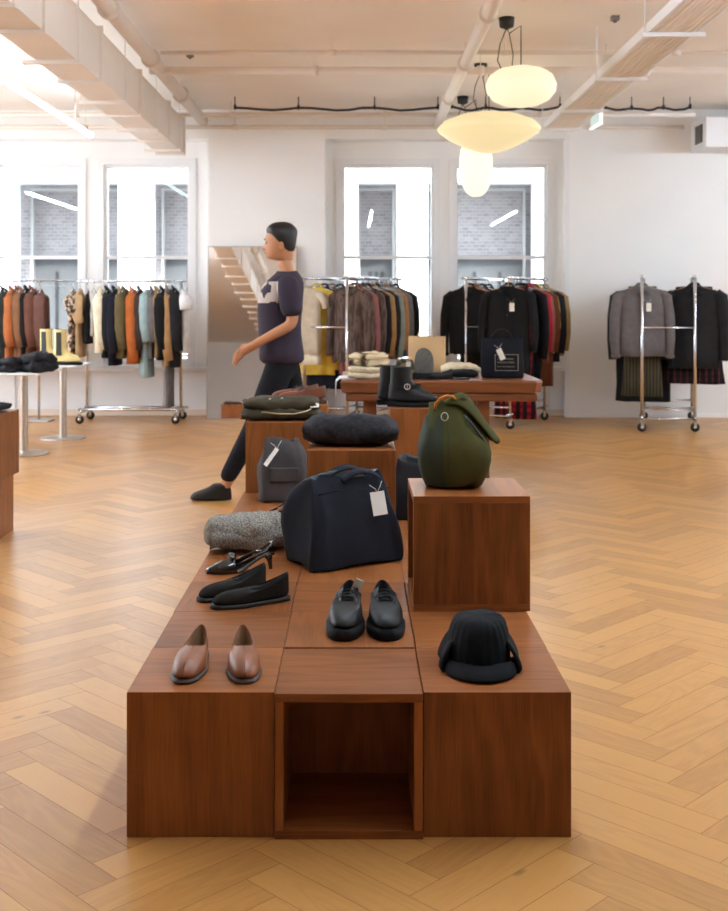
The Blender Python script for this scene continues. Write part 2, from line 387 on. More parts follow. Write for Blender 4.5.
# ------------------------------------------------------------------ outside: the building opposite
YF = 15.4
ops = [(wx(-120, YF), wx(-22, YF)), (wx(13, YF), wx(118, YF)), (wx(151, YF), wx(262, YF)), (wx(358, YF), wx(397, YF)), (wx(428, YF), wx(535, YF))]
bt = thing('opposite_building', 'pale stone building with brick bays seen through the windows', 'building', (0, YF, 0))
zt = wz(182, YF); fb = MB(); xs = [-11]
for a, b in ops: xs += [a, b]
xs.append(11)
for i in range(0, len(xs), 2): fb.box(xs[i], xs[i+1], 0, .35, -1, 5.2)
for a, b in ops: fb.box(a, b, 0, .35, zt, 5.2); fb.box(a, b, 0, .35, -1, .55)
fb.build('facade', M['stone'], bt)
MB().box(-11, 11, .95, 1.2, -1, 5.2).build('brick_infill', M['brick'], bt)
for a, b in ops:
    w = b-a
    f = MB().box(a, a+.035, .84, .949, .55, zt).box(b-.035, b, .84, .949, .55, zt).box(a+.035, b-.035, .84, .949, zt-.035, zt).box(a+.035, b-.035, .83, .949, 1.95, 1.98).box(a+.035, b-.035, .83, .949, .55, .6).build('far_window', pmat('far_frame', (178, 176, 174), .5, nscale=3, namt=.05), bt)
    MB().box(a+.035, b-.035, .93, .945, .6, 1.95).build('pane', M['darkglass'], f)
    c = MB()
    for q in range(3):
        x = a+.12+(w-.24)*(.2+.3*q); c.loft([[(x+.05*(k/6-.5)+.0, .915+.008*math.sin(k*2.1), z) for k in range(7)] for z in (.65, 1.2, 1.75)], closed=False)
    o = c.build('curtain', pmat('far_curtain', (50, 50, 54), .9, nscale=6), f)
struct('street', MB().box(-12, 12, YW+.16, 18, -.3, -.02), pmat('asphalt', (120, 120, 122), .9, nscale=9))

# ------------------------------------------------------------------ ceiling services
def duct():
    xl, xr, z0, z1 = -2.19, -1.90, 2.96, 3.34; y0, y1 = -1.0, 12.55
    t = thing('air_duct', 'long rectangular painted duct running under the ceiling towards the windows', 'duct', ((xl+xr)/2, 0, 0))
    h = (xr-xl)/2; MB().box(-h, h, y0, y1, z0, z1).build('duct_body', M['offwhite'], t, bevel=.004)
    for y in (-.9, .65, 2.2, 3.75, 5.3, 6.85, 8.4, 9.95, 11.5, 12.5):
        f = MB(); e = .022
        f.box(-h-e, h+e, y, y+.03, z0-e, z0).box(-h-e, h+e, y, y+.03, z1, z1+e).box(-h-e, -h, y, y+.03, z0, z1).box(h, h+e, y, y+.03, z0, z1)
        f.build('flange', M['offwhite'], t)
    for y in (.1, 1.6, 3.1, 4.6, 6.15, 7.6, 9.15, 10.6, 12.0):
        f = MB(); f.box(-h-.05, h+.05, y, y+.03, z0-.05, z0-.025); 
        for sx in (-h-.035, h+.035): f.tube([(sx, y+.015, z0-.06), (sx, y+.015, CEIL)], .004, 6)
        f.build('hanging_bracket', M['offwhite'], t)
duct()
def pipe(name, pts, r, label, m, cat='pipe', couplings=()):
    t = thing(name, label, cat, pts[0]); o = Vector(pts[0])
    MB().tube([Vector(p)-o for p in pts], r, 12).build('pipe_run', m, t)
    a, b = Vector(pts[0]), Vector(pts[-1])
    for k in range(1, 6):
        p = a.lerp(b, k/6)-o; d = (b-a).normalized()
        MB().tube([p-d*.03, p+d*.03], r*1.35, 12).tube([p, Vector((p.x, p.y, CEIL-o.z))], .005, 6).build('pipe_clamp', m, t)
    return t
pipe('ceiling_pipe', [(-1.72, 3, 3.36), (-1.72, 12.8, 3.36)], .06, 'fat white pipe beside the top edge of the duct', M['offwhite'])
pipe('ceiling_pipe', [(.93, 3, 3.32), (.93, 12.8, 3.32)], .05, 'white pipe running away just left of the pendant lamps', M['offwhite'])
pipe('ceiling_pipe', [(-1.8, 9.9, 3.335), (6.9, 9.9, 3.335)], .033, 'beige crosswise pipe passing behind the upper pendant lamp', M['ceil'])
pipe('ceiling_pipe', [(-1.6, 9.3, 3.36), (6.9, 9.3, 3.36)], .018, 'thinnest crosswise pipe, nearest the camera', M['offwhite'])
pipe('ceiling_pipe', [(-6.4, 12.3, 3.35), (3.7, 12.3, 3.35)], .024, 'crosswise pipe just below the black cable', M['offwhite'])
pipe('ceiling_pipe', [(-6.4, 12.72, 3.28), (3.7, 12.72, 3.28)], .024, 'crosswise pipe closest to the window wall', M['offwhite'])
def cable(px0, px1, label, seed):
    rng = random.Random(seed); Y = 12.05; n = 16; pts = []
    x0, x1 = wx(px0, Y), wx(px1, Y); t = thing('ceiling_cable', label, 'cable', (x0, Y, 3.4))
    for k in range(n+1):
        f = k/n; pts.append(((x1-x0)*f, 0, -.012-.03*abs(math.sin(f*PI*3))+rng.uniform(-.006, .006)))
    MB().tube(pts, .013, 8).build('cable_run', M['black'], t)
    for k in (0, 5, 11, n):
        p = pts[k]; MB().tube([(p[0], 0, p[2]-.012), (p[0], 0, CEIL-3.4)], .006, 6).box(p[0]-.012, p[0]+.012, -.016, .016, p[2]-.018, p[2]+.03).build('cable_clip', M['black'], t)
cable(235, 438, 'black sagging cable along the ceiling left of the pendant lamps', 1)
cable(452, 560, 'black cable along the ceiling behind the pendant lamps', 2)
cable(605, 690, 'black cable along the ceiling right of the exit sign', 3)
def tray():
    xl, xr, z = 1.963, 2.278, 3.1; y0, y1 = 4.0, 11.9
    t = thing('cable_tray', 'white wire mesh cable tray hung from the ceiling at right', 'cable tray', (0, 0, 0))
    for x in (xl, xr): MB().box(x-.012, x+.012, y0, y1, z, z+.07).build('side_rail', M['white'], t)
    m = MB(); y = y0
    while y < y1: m.box(xl, xr, y, y+.012, z+.004, z+.012); y += .045
    for k in range(1, 9): x = xl+(xr-xl)*k/9; m.box(x-.004, x+.004, y0, y1, z, z+.004)
    m.build('mesh_bed', M['ceil'], t)
    for y in (5.5, 7.5, 9.0, 10.5, 11.6):
        MB().box(xl-.05, xr+.05, y, y+.03, z-.03, z-.001).tube([(xl-.035, y+.015, z-.03), (xl-.035, y+.015, CEIL)], .004, 6).tube([(xr+.035, y+.015, z-.03), (xr+.035, y+.015, CEIL)], .004, 6).build('hanging_bracket', M['white'], t)
tray()
# black clips / sprinklers on the ceiling
for px, py, lab in ((190, 53, 'small grey box fixed to the ceiling right of the duct'), (615, 16, 'small black ceiling fixing above the cable tray')):
    Y = depth(py, CEIL) if False else FPX*(CEIL-CZ)/(CY-py)
    t = MB().box(-.03, .03, -.03, .03, -.035, 0).cyl(0, 0, -.05, -.035, .015, 12).build('junction_box', pmat('box_grey', (120, 112, 104), .6, nscale=5), loc=(wx(px, Y), Y, CEIL)); tag(t, lab, 'junction box')
# cylinder ceiling lamp + exit sign + ac unit
Y = 9.6; t = thing('spotlight', 'white cylindrical spotlight can beside the cable tray', 'spotlight', (wx(606, Y), Y, wz(72, Y)))
MB().lathe([(.0, 0), (.055, 0), (.068, .01), (.074, .16), (.06, .17), (0, .17)], 28).build('lamp_can', M['offwhite'], t)
MB().tube([(0, 0, .17), (0, 0, CEIL-t.location.z)], .008, 8).build('stem', M['offwhite'], t)
Y = 11.07; t = thing('exit_sign', 'small white illuminated exit sign hanging near the cable tray', 'sign', (wx(596, Y), Y, wz(117, Y)), R(2))
MB().box(-.008, .008, -.19, .19, -.08, .08).build('sign_panel', emat('sign_glow', (.8, .95, .9), .42), t)
MB().box(-.013, .013, -.20, .20, .08, .096).box(-.013, .013, -.20, .20, -.096, -.08).box(-.013, .013, -.20, -.188, -.08, .08).build('sign_edge', emat('sign_edge_glow', (1, 1, 1), 1.1), t)
MB().box(-.02, .02, -.16, .16, .096, .15).tube([(0, 0, .15), (0, 0, CEIL-t.location.z)], .008, 6).build('sign_mount', M['white'], t)
t = thing('air_conditioner', 'white boxed air conditioning unit high on the right wall', 'air conditioner', (3.82, 12.3, 3.0))
MB().box(0, 2.6, 0, .548, 0, .33).build('casing', M['white'], t, bevel=.006)
MB().box(-.004, 0, .12, .36, .07, .27).build('grille_recess', M['black'], t)
g = MB()
for k in range(7): g.box(-.012, -.004, .12, .36, .075+k*.029, .085+k*.029)
for k in range(4): g.box(-.010, -.003, .12+k*.078, .126+k*.078, .07, .27)
g.build('grille', pmat('grille_grey', (120, 124, 132), .5, nscale=5), t)

# linear luminaire
def linear_light(x, y0, y1, z, label, s, house=True):
    t = thing('linear_light', label, 'ceiling light', (x, (y0+y1)/2, z)); h = (y1-y0)/2
    if house: MB().box(-.03, .03, -h, h, .022, .075).build('housing', M['white'], t)
    else:
        for e in (-1, 1): y_ = sorted((e*h, e*(h-.03))); MB().box(-.028, .028, y_[0], y_[1], -.028, .028).build('end_cap', M['white'], t)
    mb = MB(); mb.lathe([(0, -h+.03), (.024, -h+.03), (.024, h-.03), (0, h-.03)], 12, axis='Y').build('light_tube', emat('tube_glow', (.80, 1, 1.18), s), t)
    for y in (-h*.8, h*.8): MB().tube([(0, y, .07), (0, y, CEIL-z)], .004, 6).build('suspension_wire', M['wire'], t)
TUBE = 70
linear_light(-2.80, 5.0, 12.0, 3.08, 'bright bare linear light tube hanging left of the duct', TUBE*.16, False)
for (x, y0, y1, l) in ((-4.9, 4.5, 9.5, 'added fill light tube out of view over the far left'), (.3, 2.0, 6.0, 'added fill light tube out of view above the plinths'),
                       (5.6, 5.5, 12.0, 'added fill light tube out of view at far right'), (2.9, 2.4, 6.0, 'added fill light tube out of view over the right aisle')):
    linear_light(x, y0, y1, 2.95, l, TUBE)  # unseen tubes, added as fill to brighten the room

# pendants
def pendant(cx, cy, prof, canopy, label, em, slack=False):
    zc = prof[0][1]; t = thing('pendant_lamp', label, 'pendant lamp', (cx, cy, 0))
    MB().lathe(prof, 40).build('lamp_shade', em, t)
    ztop = max(z for _, z in prof); dx, dy = canopy[0]-cx, canopy[1]-cy
    MB().lathe([(0, CEIL), (.062, CEIL), (.055, CEIL-.07), (.02, CEIL-.085), (0, CEIL-.085)], 20, c=(dx, dy, 0)).build('ceiling_canopy', M['black'], t)
    c = MB(); q = Vector((dx, dy, CEIL-.08))
    c.tube([q, q+Vector((.02, 0, -.04)), Vector((0, 0, CEIL-.06)), Vector((0, 0, CEIL-.2)), Vector((0, 0, ztop-.01))], .005, 6)
    lo = ztop+.05
    if CEIL-lo > .2:
        c.tube([q, q+Vector((-.05, 0, -.12)), q+Vector((-.07, 0, -.25)), q+Vector((-.02, 0, -.36)), q+Vector((.04, 0, -.32)), q+Vector((.05, 0, -.2)), q+Vector((.02, 0, -.04))], .0045, 6)
    c.build('cord', M['blackplastic'], t)
def cocoon(name, rgb, s): return emat(name, rgb, s)
pendant(wx(521, 8.72), 8.72, [(0, 3.125), (.09, 3.12), (.18, 3.095), (.245, 3.05), (.272, 2.985), (.265, 2.93), (.22, 2.87), (.14, 2.83), (.05, 2.812), (0, 2.81)], (1.17, 8.72), 'glowing flattened egg-shaped pendant lamp, highest and nearest of three', cocoon('lamp_cream', (1, .90, .62), .66))
pendant(wx(489, 10.4), 10.4, [(0, 3.055), (.12, 3.05), (.28, 3.02), (.42, 2.965), (.478, 2.905), (.46, 2.87), (.36, 2.80), (.22, 2.73), (.10, 2.69), (0, 2.68)], (1.157, 10.4), 'wide saucer-shaped glowing pendant lamp in the middle', cocoon('lamp_amber', (1, .82, .46), .56))
pendant(wx(476, 11.9), 11.9, [(0, 3.02), (.1, 3.0), (.16, 2.92), (.175, 2.8), (.168, 2.66), (.145, 2.54), (.10, 2.46), (.05, 2.425), (0, 2.42)], (1.15, 12.05), 'small elongated cocoon-shaped glowing lamp below the saucer lamp', cocoon('lamp_bright', (1, .92, .66), .85))

# ================================================================== PLINTH CUBES
S, H3 = .36, .353
def cube_mesh(openside=None):
    a = S/2-.0003; t = .021; mb = MB(); tg = 'X'
    if openside is None:
        mb.box(-a, a, -a, a, 0, H3, topgrain='X')
    else:  # open towards -Y
        mb.box(-a, a, -a, a, H3-t, H3, grain='X').box(-a, a, -a, a, 0, t, grain='X')
        mb.box(-a, -a+t, -a, a, t, H3-t).box(a-t, a, -a, a, t, H3-t).box(-a+t, a-t, a-t, a, t, H3-t)
    return mb
def make_cube(kind):
    r = empty('display_cube')
    if kind == 'closed': cube_mesh().build('veneer_box', M['walnut'], r, bevel=.0015)
    else:
        a = S/2-.0005; t = .021
        MB().box(-a, a, -a, a, H3-t, H3, grain='X').build('top_panel', M['walnut'], r, bevel=.0012)
        MB().box(-a, a, -a, a, 0, t, grain='X').build('bottom_panel', M['walnut'], r, bevel=.0012)
        for sx in (-1, 1): x0, x1 = sorted((sx*a, sx*(a-t))); MB().box(x0, x1, -a, a, t, H3-t).build('side_panel', M['walnut'], r, bevel=.0012)
        MB().box(-a+t, a-t, a-t, a, t, H3-t).build('back_panel', M['walnut'], r)
    return r
protoC, protoO = make_cube('closed'), make_cube('open'); usedp = {}
def cube(x, y, z, label, opendir=None, turn=0, group=None):
    """x,y = centre"""
    p = protoC if opendir is None else protoO
    if p.name in usedp: o = copy_tree(p)
    else: o = p; usedp[p.name] = 1
    o.location = (x, y, z); o.rotation_euler = (0, 0, turn*PI/2 if opendir is None else opendir)
    tag(o, label, 'display cube', group or 'walnut display cubes'); return o
cols = [-.376, -.015, .3465]; Y0 = 2.749
words = ['first', 'second', 'third', 'fourth', 'fifth', 'sixth', 'seventh', 'eighth', 'ninth', 'tenth', 'eleventh', 'twelfth']
cn = ['left', 'middle', 'right']
rngc = random.Random(5)
for r_ in range(12):
    for c_ in range(3):
        jx = rngc.uniform(-.0012, .0012)*(1 if r_ else 0)
        if r_ == 0 and c_ == 1: cube(cols[1], Y0+S/2-.012, 0, 'open-fronted walnut cube, middle of the front row', 0)
        else:
            extra = {(0, 0): 'under the brown slip-on shoes', (0, 2): 'under the black cap'}.get((r_, c_), '')
            cube(cols[c_]+jx, Y0+S/2+S*r_, 0, ('walnut floor cube %s in %s column, %s row from front' % (extra, cn[c_], words[r_])).replace('  ', ' '), None, 1 if (r_+c_) % 2 == 0 and r_ else 0)
Hh = H3+.0005
cube(cols[2]+.012, Y0+2*S+S/2, Hh, 'raised walnut cube carrying the olive green bag', -PI/2)
cube(cols[1], Y0+5*S+S/2, Hh, 'raised walnut cube carrying the folded charcoal sweater', None)
cube(cols[0]+.01, Y0+8*S+S/2, Hh, 'raised walnut cube carrying the folded olive jacket', None)
cube(cols[0]+.035, Y0+11*S-.16+S/2, Hh, 'raised walnut cube carrying the brown lace-up shoes', None)
cube(cols[2]+.03, Y0+10*S+S/2, Hh, 'raised walnut cube carrying the black buckle boots', None)
cube(-1.955-S/2, 6.29, 0, 'lower walnut cube of the stack at the left edge', None)
cube(-1.882-S/2, 6.15, Hh, 'upper walnut cube of the stack at the left edge', None)
PT = H3+.0005; PT2 = 2*H3+.0012

# ================================================================== SHOES (toe towards -Y)
def shoe_outline(L, W, k, n=40):
    """point k of the sole outline, toe at -L/2, heel at +L/2"""
    t = 2*PI*k/n; y = -math.cos(t)*L/2           # t=0 toe
    u = (y+L/2)/L                                 # 0 toe .. 1 heel
    wf = W/2*(1.0-.0*u); prof = (math.sin(t))
    fat = 1.0 if u < .35 else (1-.30*math.sin(min(1, (u-.35)/.4)*PI/2) if u < .75 else .70)
    x = math.copysign(abs(prof)**.72, prof)*W/2*fat
    return x, y
def shoe(name, label, group, loc, rz, L=.27, W=.09, up=None, sole=None, lining=None, soleh=.018, heelh=.065, throat=.045, oy=(.47, .02), ow=.022, laces=False, seam=False, ext=0, side=0, hemh=None, apron=False, strapdown=0, full=.6):
    t = thing(name, label, 'shoe', loc, rz, group); n = 40; o = soleh-.003
    out = [shoe_outline(L, W, k, n) for k in range(n)]
    sb = MB(); e = 1.0+ext
    sb.loft([[(x*e*.97, y*(1+ext*.4), 0) for x, y in out], [(x*e*1.02, y*(1+ext*.45), soleh*.35) for x, y in out], [(x*e, y*(1+ext*.4), soleh) for x, y in out]])
    sb.build('sole', sole, t)
    yc0, yc1 = oy[0]*L, -oy[1]*L      # heel end, throat end
    col = []
    for k, (x, y) in enumerate(out):
        a = 2*PI*k/n; yy = (yc0+yc1)/2-math.cos(a)*(yc0-yc1)/2
        u = (1-math.cos(a))/2; xx = math.copysign(abs(math.sin(a))**.8, math.sin(a))*ow*(1.25-.6*u)
        zz = throat + (heelh-throat)*u**1.5 - .012*math.sin(a)**2*(1-u*.3)*(0 if laces else 1)
        col.append((xx, yy, zz))
    rings = []; m = 9
    for j in range(m+1):
        v = j/m; ring = []
        for k, (x, y) in enumerate(out):
            cx_, cy_, cz_ = col[k]; ph = v*PI/2
            fxy = 1-math.cos(ph)**full; fz = math.sin(ph)**(.8)
            if v == 1: fxy, fz = 1, 1
            u = (y+L/2)/L
            bz = 1.0
            ring.append((x*.97*(1-fxy)+cx_*fxy, y*.975*(1-fxy)+cy_*fxy, o+(cz_-o)*fz))
        rings.append(ring)
    ub = MB().loft(rings, True, False)
    # seam ridge along the vamp
    if seam:
        for v in ub.v:
            if abs(v.x) < .003 and v.y < yc1: v.z += .0018
    u_ = ub.build('upper', up, t, sub=1)
    top = rings[-1]; lin = [top, [(x*.82, y*.97+.001, z-.006) for x, y, z in top], [(x*1.1, y*.95, soleh+.012) for x, y, z in top]]
    MB().loft(lin, False, True).build('lining', lining or M['black'], t)
    if laces:
        lb = MB()
        for q in range(4):
            y = yc1-.002-.0+q*.013; z = throat+.002+q*.006
            lb.tube([(-.022, y+.004, z-.002), (-.008, y, z+.004), (.008, y+.003, z+.004), (.022, y-.003, z-.002)], .0022, 6)
        y = yc1+.012; z = throat+.012
        lb.tube([(0, y, z), (.02, y-.01, z+.006), (.03, y-.03, z-.006), (.026, y-.05, z-.012)], .002, 6).tube([(0, y, z), (-.02, y-.004, z+.008), (-.03, y-.022, z-.002), (-.018, y-.012, z+.002), (0, y, z)], .002, 6)
        lb.build('lace', M['black'], t)
        if apron:
            rr = []
            for k in range(25):
                f = k/24; a = PI*f; rr.append((math.cos(a)*W*.36, -L*.12-math.sin(a)*L*.24, soleh+(throat-soleh)*(.93-.30*math.sin(a))))
            MB().tube(rr, .0022, 6).build('apron_seam', M['black'], t)
            for s_ in (-1, 1):
                MB().loft([[(s_*.014, yc1+.055, throat+.03), (s_*.018, yc1+.025, throat+.016), (s_*.017, yc1-.012, throat+.002)], [(s_*.038, yc1+.055, throat+.008), (s_*.039, yc1+.02, throat-.004), (s_*.034, yc1-.01, throat-.008)]], closed=False).build('eyelet_flap', up, t)
    if strapdown:
        pts = [(W*.30, L*.30, soleh+.045), (W*.49, L*.12, soleh+.022)]
    return t
tan = pmat('tan_leather', (126, 70, 36), .42, nscale=14, namt=.18, bump=.25, bscale=90)
tansole = pmat('brown_sole', (66, 44, 34), .6, nscale=20)
tanin = pmat('tan_lining', (112, 78, 46), .7, nscale=14)
g = 'brown slip-on shoes on the front left cube'
a = shoe('slip_on_shoe', 'brown leather slip-on shoe at the left front corner, left of its pair', g, (-.422, 2.935, PT), R(-3), .265, .091, tan, tansole, tanin, .009, .076, .052, (.475, -.06), .024, seam=True, ext=.03)
b = shoe('slip_on_shoe', 'brown leather slip-on shoe beside the middle column, right of its pair', g, (-.289, 2.935, PT), R(7), .265, .091, tan, tansole, tanin, .009, .076, .052, (.475, -.06), .024, seam=True, ext=.03)
for t in (a, b):
    MB().tube([(0, -.1275, .016), (0, -.123, .026), (0, -.108, .0400), (0, -.08, .0465), (0, -.04, .0502), (0, .010, .0520)], .0013, 6).build('vamp_seam', tansole, t)
blk = pmat('black_leather', (25, 24, 24), .5, nscale=20, namt=.2, bump=.3, bscale=120, spec=.3)
blksole = pmat('black_sole', (13, 13, 14), .7, nscale=20, spec=.2)
g = 'black lace-up shoes on the middle column'
a = shoe('lace_up_shoe', 'black chunky lace-up shoe with a white tag inside, middle column', g, (-.024, 3.305, PT), R(-4), .285, .108, blk, blksole, blksole, .030, .105, .072, (.46, -.04), .027, laces=True, ext=.08, apron=True)
MB().box(-.013, .013, -.0012, .0012, 0, .05, mat=Matrix.Translation((.014, .10, .075)) @ Matrix.Rotation(R(25), 4, 'Y') @ Matrix.Rotation(R(20), 4, 'X')).build('price_tag', M['tag'], a)
b = shoe('lace_up_shoe', 'black chunky lace-up shoe right of its pair, beside the raised cube', g, (.087, 3.305, PT), R(2), .285, .108, blk, blksole, blksole, .030, .105, .072, (.46, -.04), .027, laces=True, ext=.08, apron=True)
g = 'black suede slip-ons on the left column'
sue = pmat('black_suede', (34, 30, 26), .95, nscale=40, namt=.15, bump=.4, bscale=300, spec=.15)
shoe('slip_on_shoe', 'black suede slip-on shoe lying nearer the front of its pair', g, (-.327, 3.555, PT), R(-64), .262, .088, sue, pmat('dark_sole', (28, 27, 28), .7, nscale=10), M['black'], .012, .088, .05, (.475, .02), .026, ext=.03)
shoe('slip_on_shoe', 'black suede slip-on shoe half hidden behind its twin', g, (-.395, 3.66, PT), R(-50), .262, .088, sue, pmat('dark_sole', (28, 27, 28), .7, nscale=10), M['black'], .012, .088, .05, (.475, .02), .026, ext=.03)
# kitten-heel slingbacks
def heel_shoe(label, loc, rz):
    t = thing('slingback_heel', label, 'shoe', loc, rz, 'black patent slingback heels'); L = .245
    pat = pmat('black_patent', (16, 16, 18), .12, nscale=10, namt=.2, spec=.8)
    def zs(u): return .0 if u < .42 else .052*(.5-.5*math.cos(min(1, (u-.42)/.5)*PI))
    sb = MB(); rings = []
    for q in range(15):
        u = q/14; y = -L/2+u*L
        w = .036*math.sin(min(1, u/.28)*PI/2)**.8 if u < .28 else (.036-.014*math.sin((u-.28)/.5*PI/2) if u < .78 else .022+.004*math.sin((u-.78)/.22*PI))
        if q == 0: w = .006
        if q == 14: w = .010
        z = zs(u); rings.append([(-w, y, z), (w, y, z), (w, y, z+.006), (-w, y, z+.006)])
    sb.loft(rings); sb.build('sole', pat, t)
    v = MB(); rr = []
    for q in range(9):
        u = q/8*.42; y = -L/2+u*L; w = max(.008, .038*math.sin(min(1, u/.28)*PI/2)**.8); h = .010+.034*math.sin(u/.42*PI/2)
        rr.append([(math.cos(PI*k/10)*w, y, .004+math.sin(PI*k/10)**.8*h) for k in range(11)])
    v.loft(rr, closed=False); o = v.build('vamp', pat, t); so = o.modifiers.new('s', 'SOLIDIFY'); so.thickness = .002
    MB().tube([(-.028, -L/2+.42*L, .03), (0, -L/2+.38*L, .052), (.028, -L/2+.42*L, .03)], .006, 8).lathe([(0, -.012), (.012, -.006), (.012, .006), (0, .012)], 10, (-.0, -.028, .055), axis='X').lathe([(0, -.03), (.010, -.02), (.003, 0), (.010, .02), (0, .03)], 8, (0, -.03, .055), axis='X').build('bow', pat, t)
    MB().tube([(0, L/2-.022, .052), (0, L/2-.016, .03), (0, L/2-.012, 0.0)], [.017, .009, .006], 10).build('heel', pat, t)
    s_ = MB(); pts = [(-.03, -.015, .03)]+[(-.03*math.cos(PI*k/10), .03+.085*math.sin(PI*k/10)**.6+.0, .05+.045*math.sin(PI*k/10)) for k in range(1, 10)]+[(.03, -.015, .03)]
    s_.tube(pts, .0045, 6); s_.build('heel_strap', pat, t)
    MB().tube([(.03+.007*math.cos(k*PI/5), .06+.009*math.sin(k*PI/5), .075) for k in range(11)], .0015, 5).build('buckle', M['steel'], t)
    for sx in (-1, 1):
        MB().loft([[(sx*.034, -L*.1, .012), (sx*.030, .0, .022), (sx*.026, .05, .045)], [(sx*.033, -L*.1, .034), (sx*.028, .0, .040), (sx*.025, .05, .058)]], closed=False).build('side_panel', pat, t)
    return t
heel_shoe('black patent slingback heel in front of the grey knit, lying nearest', (-.405, 3.99, PT), R(-72))
heel_shoe('black patent slingback heel behind the rolled grey knit', (-.385, 4.80, PT), R(-60))
# brown derbies
g = 'brown leather lace-up shoes on the far left raised cube'
rb = pmat('russet_leather', (112, 62, 40), .35, nscale=16, namt=.2, bump=.2, bscale=80)
for (x, y, rz, lab) in ((-.315, 6.66, -80, 'brown leather lace-up shoe on the far cube, nearer of its pair'), (-.36, 6.79, -74, 'brown leather lace-up shoe on the far cube, behind its twin')):
    shoe('lace_up_shoe', lab, g, (x, y, PT2), R(rz), .30, .10, rb, tansole, tanin, .025, .105, .075, (.46, -.03), .03, laces=True, ext=.05)
# black engineer boots
def boot(label, loc, rz, up, shaft=.24, cat='boots', buckle=True, sole=None, name='boot', group='black buckle boots', panel=None, rs=.058):
    t = thing(name, label, 'boot', loc, rz, group); n = 32; L, W = .30, .105
    def ring(z, y0, y1, w, p=2.2):
        out = []
        for k in range(n):
            a = 2*PI*k/n; out.append(Vector((math.copysign(abs(math.sin(a))**.85, math.sin(a))*w, (y0+y1)/2-math.cos(a)*(y1-y0)/2, z)))
        return out
    MB().loft([ring(0, -.152, .14, .052), ring(.008, -.156, .145, .056), ring(.026, -.155, .143, .055)]).build('sole', sole or blksole, t)
    MB().box(-.042, .042, .05, .138, 0, .03).build('heel_block', sole or blksole, t)
    r_ = [ring(.026, -.15, .138, .05), ring(.045, -.15, .138, .052), ring(.065, -.14, .138, .05), ring(.082, -.105, .136, .047), ring(.1, -.055, .132, .046), ring(.125, -.018, .128, .047),
          ring(.15, 0, .125, .05), ring(.20, .005, .125, .054), ring(shaft+.026, .06-rs, .06+rs+.006, rs-.002)]
    mb = MB().loft(r_, True, False).warp(.004, 18, 1); mb.build('upper', up, t, sub=1)
    tp = r_[-1]; MB().loft([tp, [Vector((v.x*.9, .06+(v.y-.06)*.9, v.z-.01)) for v in tp], [Vector((v.x*.8, .06+(v.y-.06)*.8, .12)) for v in tp]], False, True).build('lining', M['black'], t)
    if buckle:
        s_ = [Vector((v.x*1.04, v.y, v.z)) for v in ring(.105, -.052, .134, .05)]
        MB().loft([s_, [Vector((v.x, v.y-.002, v.z+.022)) for v in s_]], False, False).build('strap', up, t)
        for sx in (-1, 1):
            MB().tube([(sx*.057, .02+.016*math.cos(k*PI/6), .117+.016*math.sin(k*PI/6)) for k in range(13)], .0028, 6).tube([(sx*.057, .02, .101), (sx*.057, .02, .133)], .002, 6).build('buckle', M['steel'], t)
    if panel:
        for sx in (-1, 1): MB().box(sx*.0505-.006, sx*.0505+.008*(1), .035, .085, .09, shaft).build('elastic_panel', panel, t)
    return t
boot('black leather boot with a metal buckle, right boot nearest the olive bag', (wx(412, 6.47), 6.47, PT2), R(80), blk, .20)
boot('black leather boot half hidden behind the buckled one', (wx(401, 6.60), 6.60, PT2), R(86), blk, .20)
# yellow chelsea boots on the small far table
yel = pmat('pale_yellow_leather', (216, 194, 128), .5, nscale=9, namt=.06)

# ================================================================== SOFT GOODS
def card(parent, m4, w=.03, h=.05, strings=True):
    MB().box(-w/2, w/2, -.0008, .0008, -h, 0, mat=m4).build('price_tag', M['tag'], parent)
    o = m4 @ Vector((0, 0, -.004)); 
    MB().tube([o, o+Vector((.01, -.003, .02)), o+Vector((.022, .004, .04))], .0009, 5).tube([o, o+Vector((-.008, -.003, .014)), o+Vector((-.03, .004, .03))], .0009, 5).build('tag_string', M['tag'], parent)
def tote(name, label, loc, rz, W, D, H, m, cat='bag', topd=.5, topw=.86, amp=.012, seed=1, handle='lying', group=None, sag=0):
    t = thing(name, label, cat, loc, rz, group); n = 56; rings = []
    lv = [(0, .97, .95), (.004, 1.0, 1.0), (.10, 1.03, 1.04), (.35, 1.02, 1.04), (.55, .99+.01*topw, .92), (.75, .5+.5*topw, .62+.3*topd), (.90, .25+.75*topw, .32+.75*topd), (.985, topw, topd*1.05), (1.0, topw, topd)]
    for f, sw, sd in lv: rings.append(sring(0, 0, f*H, W/2*sw, D/2*sd, n, 7))
    mb = MB().loft(rings, True, False)
    for v in mb.v:
        f = v.z/H
        if f > .5: v.z -= sag*H*math.cos(v.x/(W/2)*PI/2)*(f-.5)*2*.5
    mb.warp(amp, 9, seed); mb.warp(amp*.35, 22, seed+1, (1, 1, .6)); mb.floorz()
    tp = mb.v[-n:]; tp = [v.copy() for v in tp]; c = sum(tp, Vector())/n
    mb.build('bag_body', m, t, sub=1)
    MB().loft([tp, [Vector((c.x+(v.x-c.x)*.96, c.y+(v.y-c.y)*.8, v.z-.005)) for v in tp], [Vector((c.x+(v.x-c.x)*.93, c.y+(v.y-c.y)*.7, v.z-.07)) for v in tp]], False, True).build('bag_opening', M['black'], t, sub=1)
    return t
navy = F('navy', (27, 28, 36), namt=.15)
P_ = lambda px, py, z: (wx(px, depth(py, z)), depth(py, z), z)
bag = tote('tote_bag', 'large navy canvas tote bag lying across the plinth', (-.05, 4.165, PT), R(30), .385, .27, .315, navy, topd=.34, topw=.80, amp=.030, seed=3)
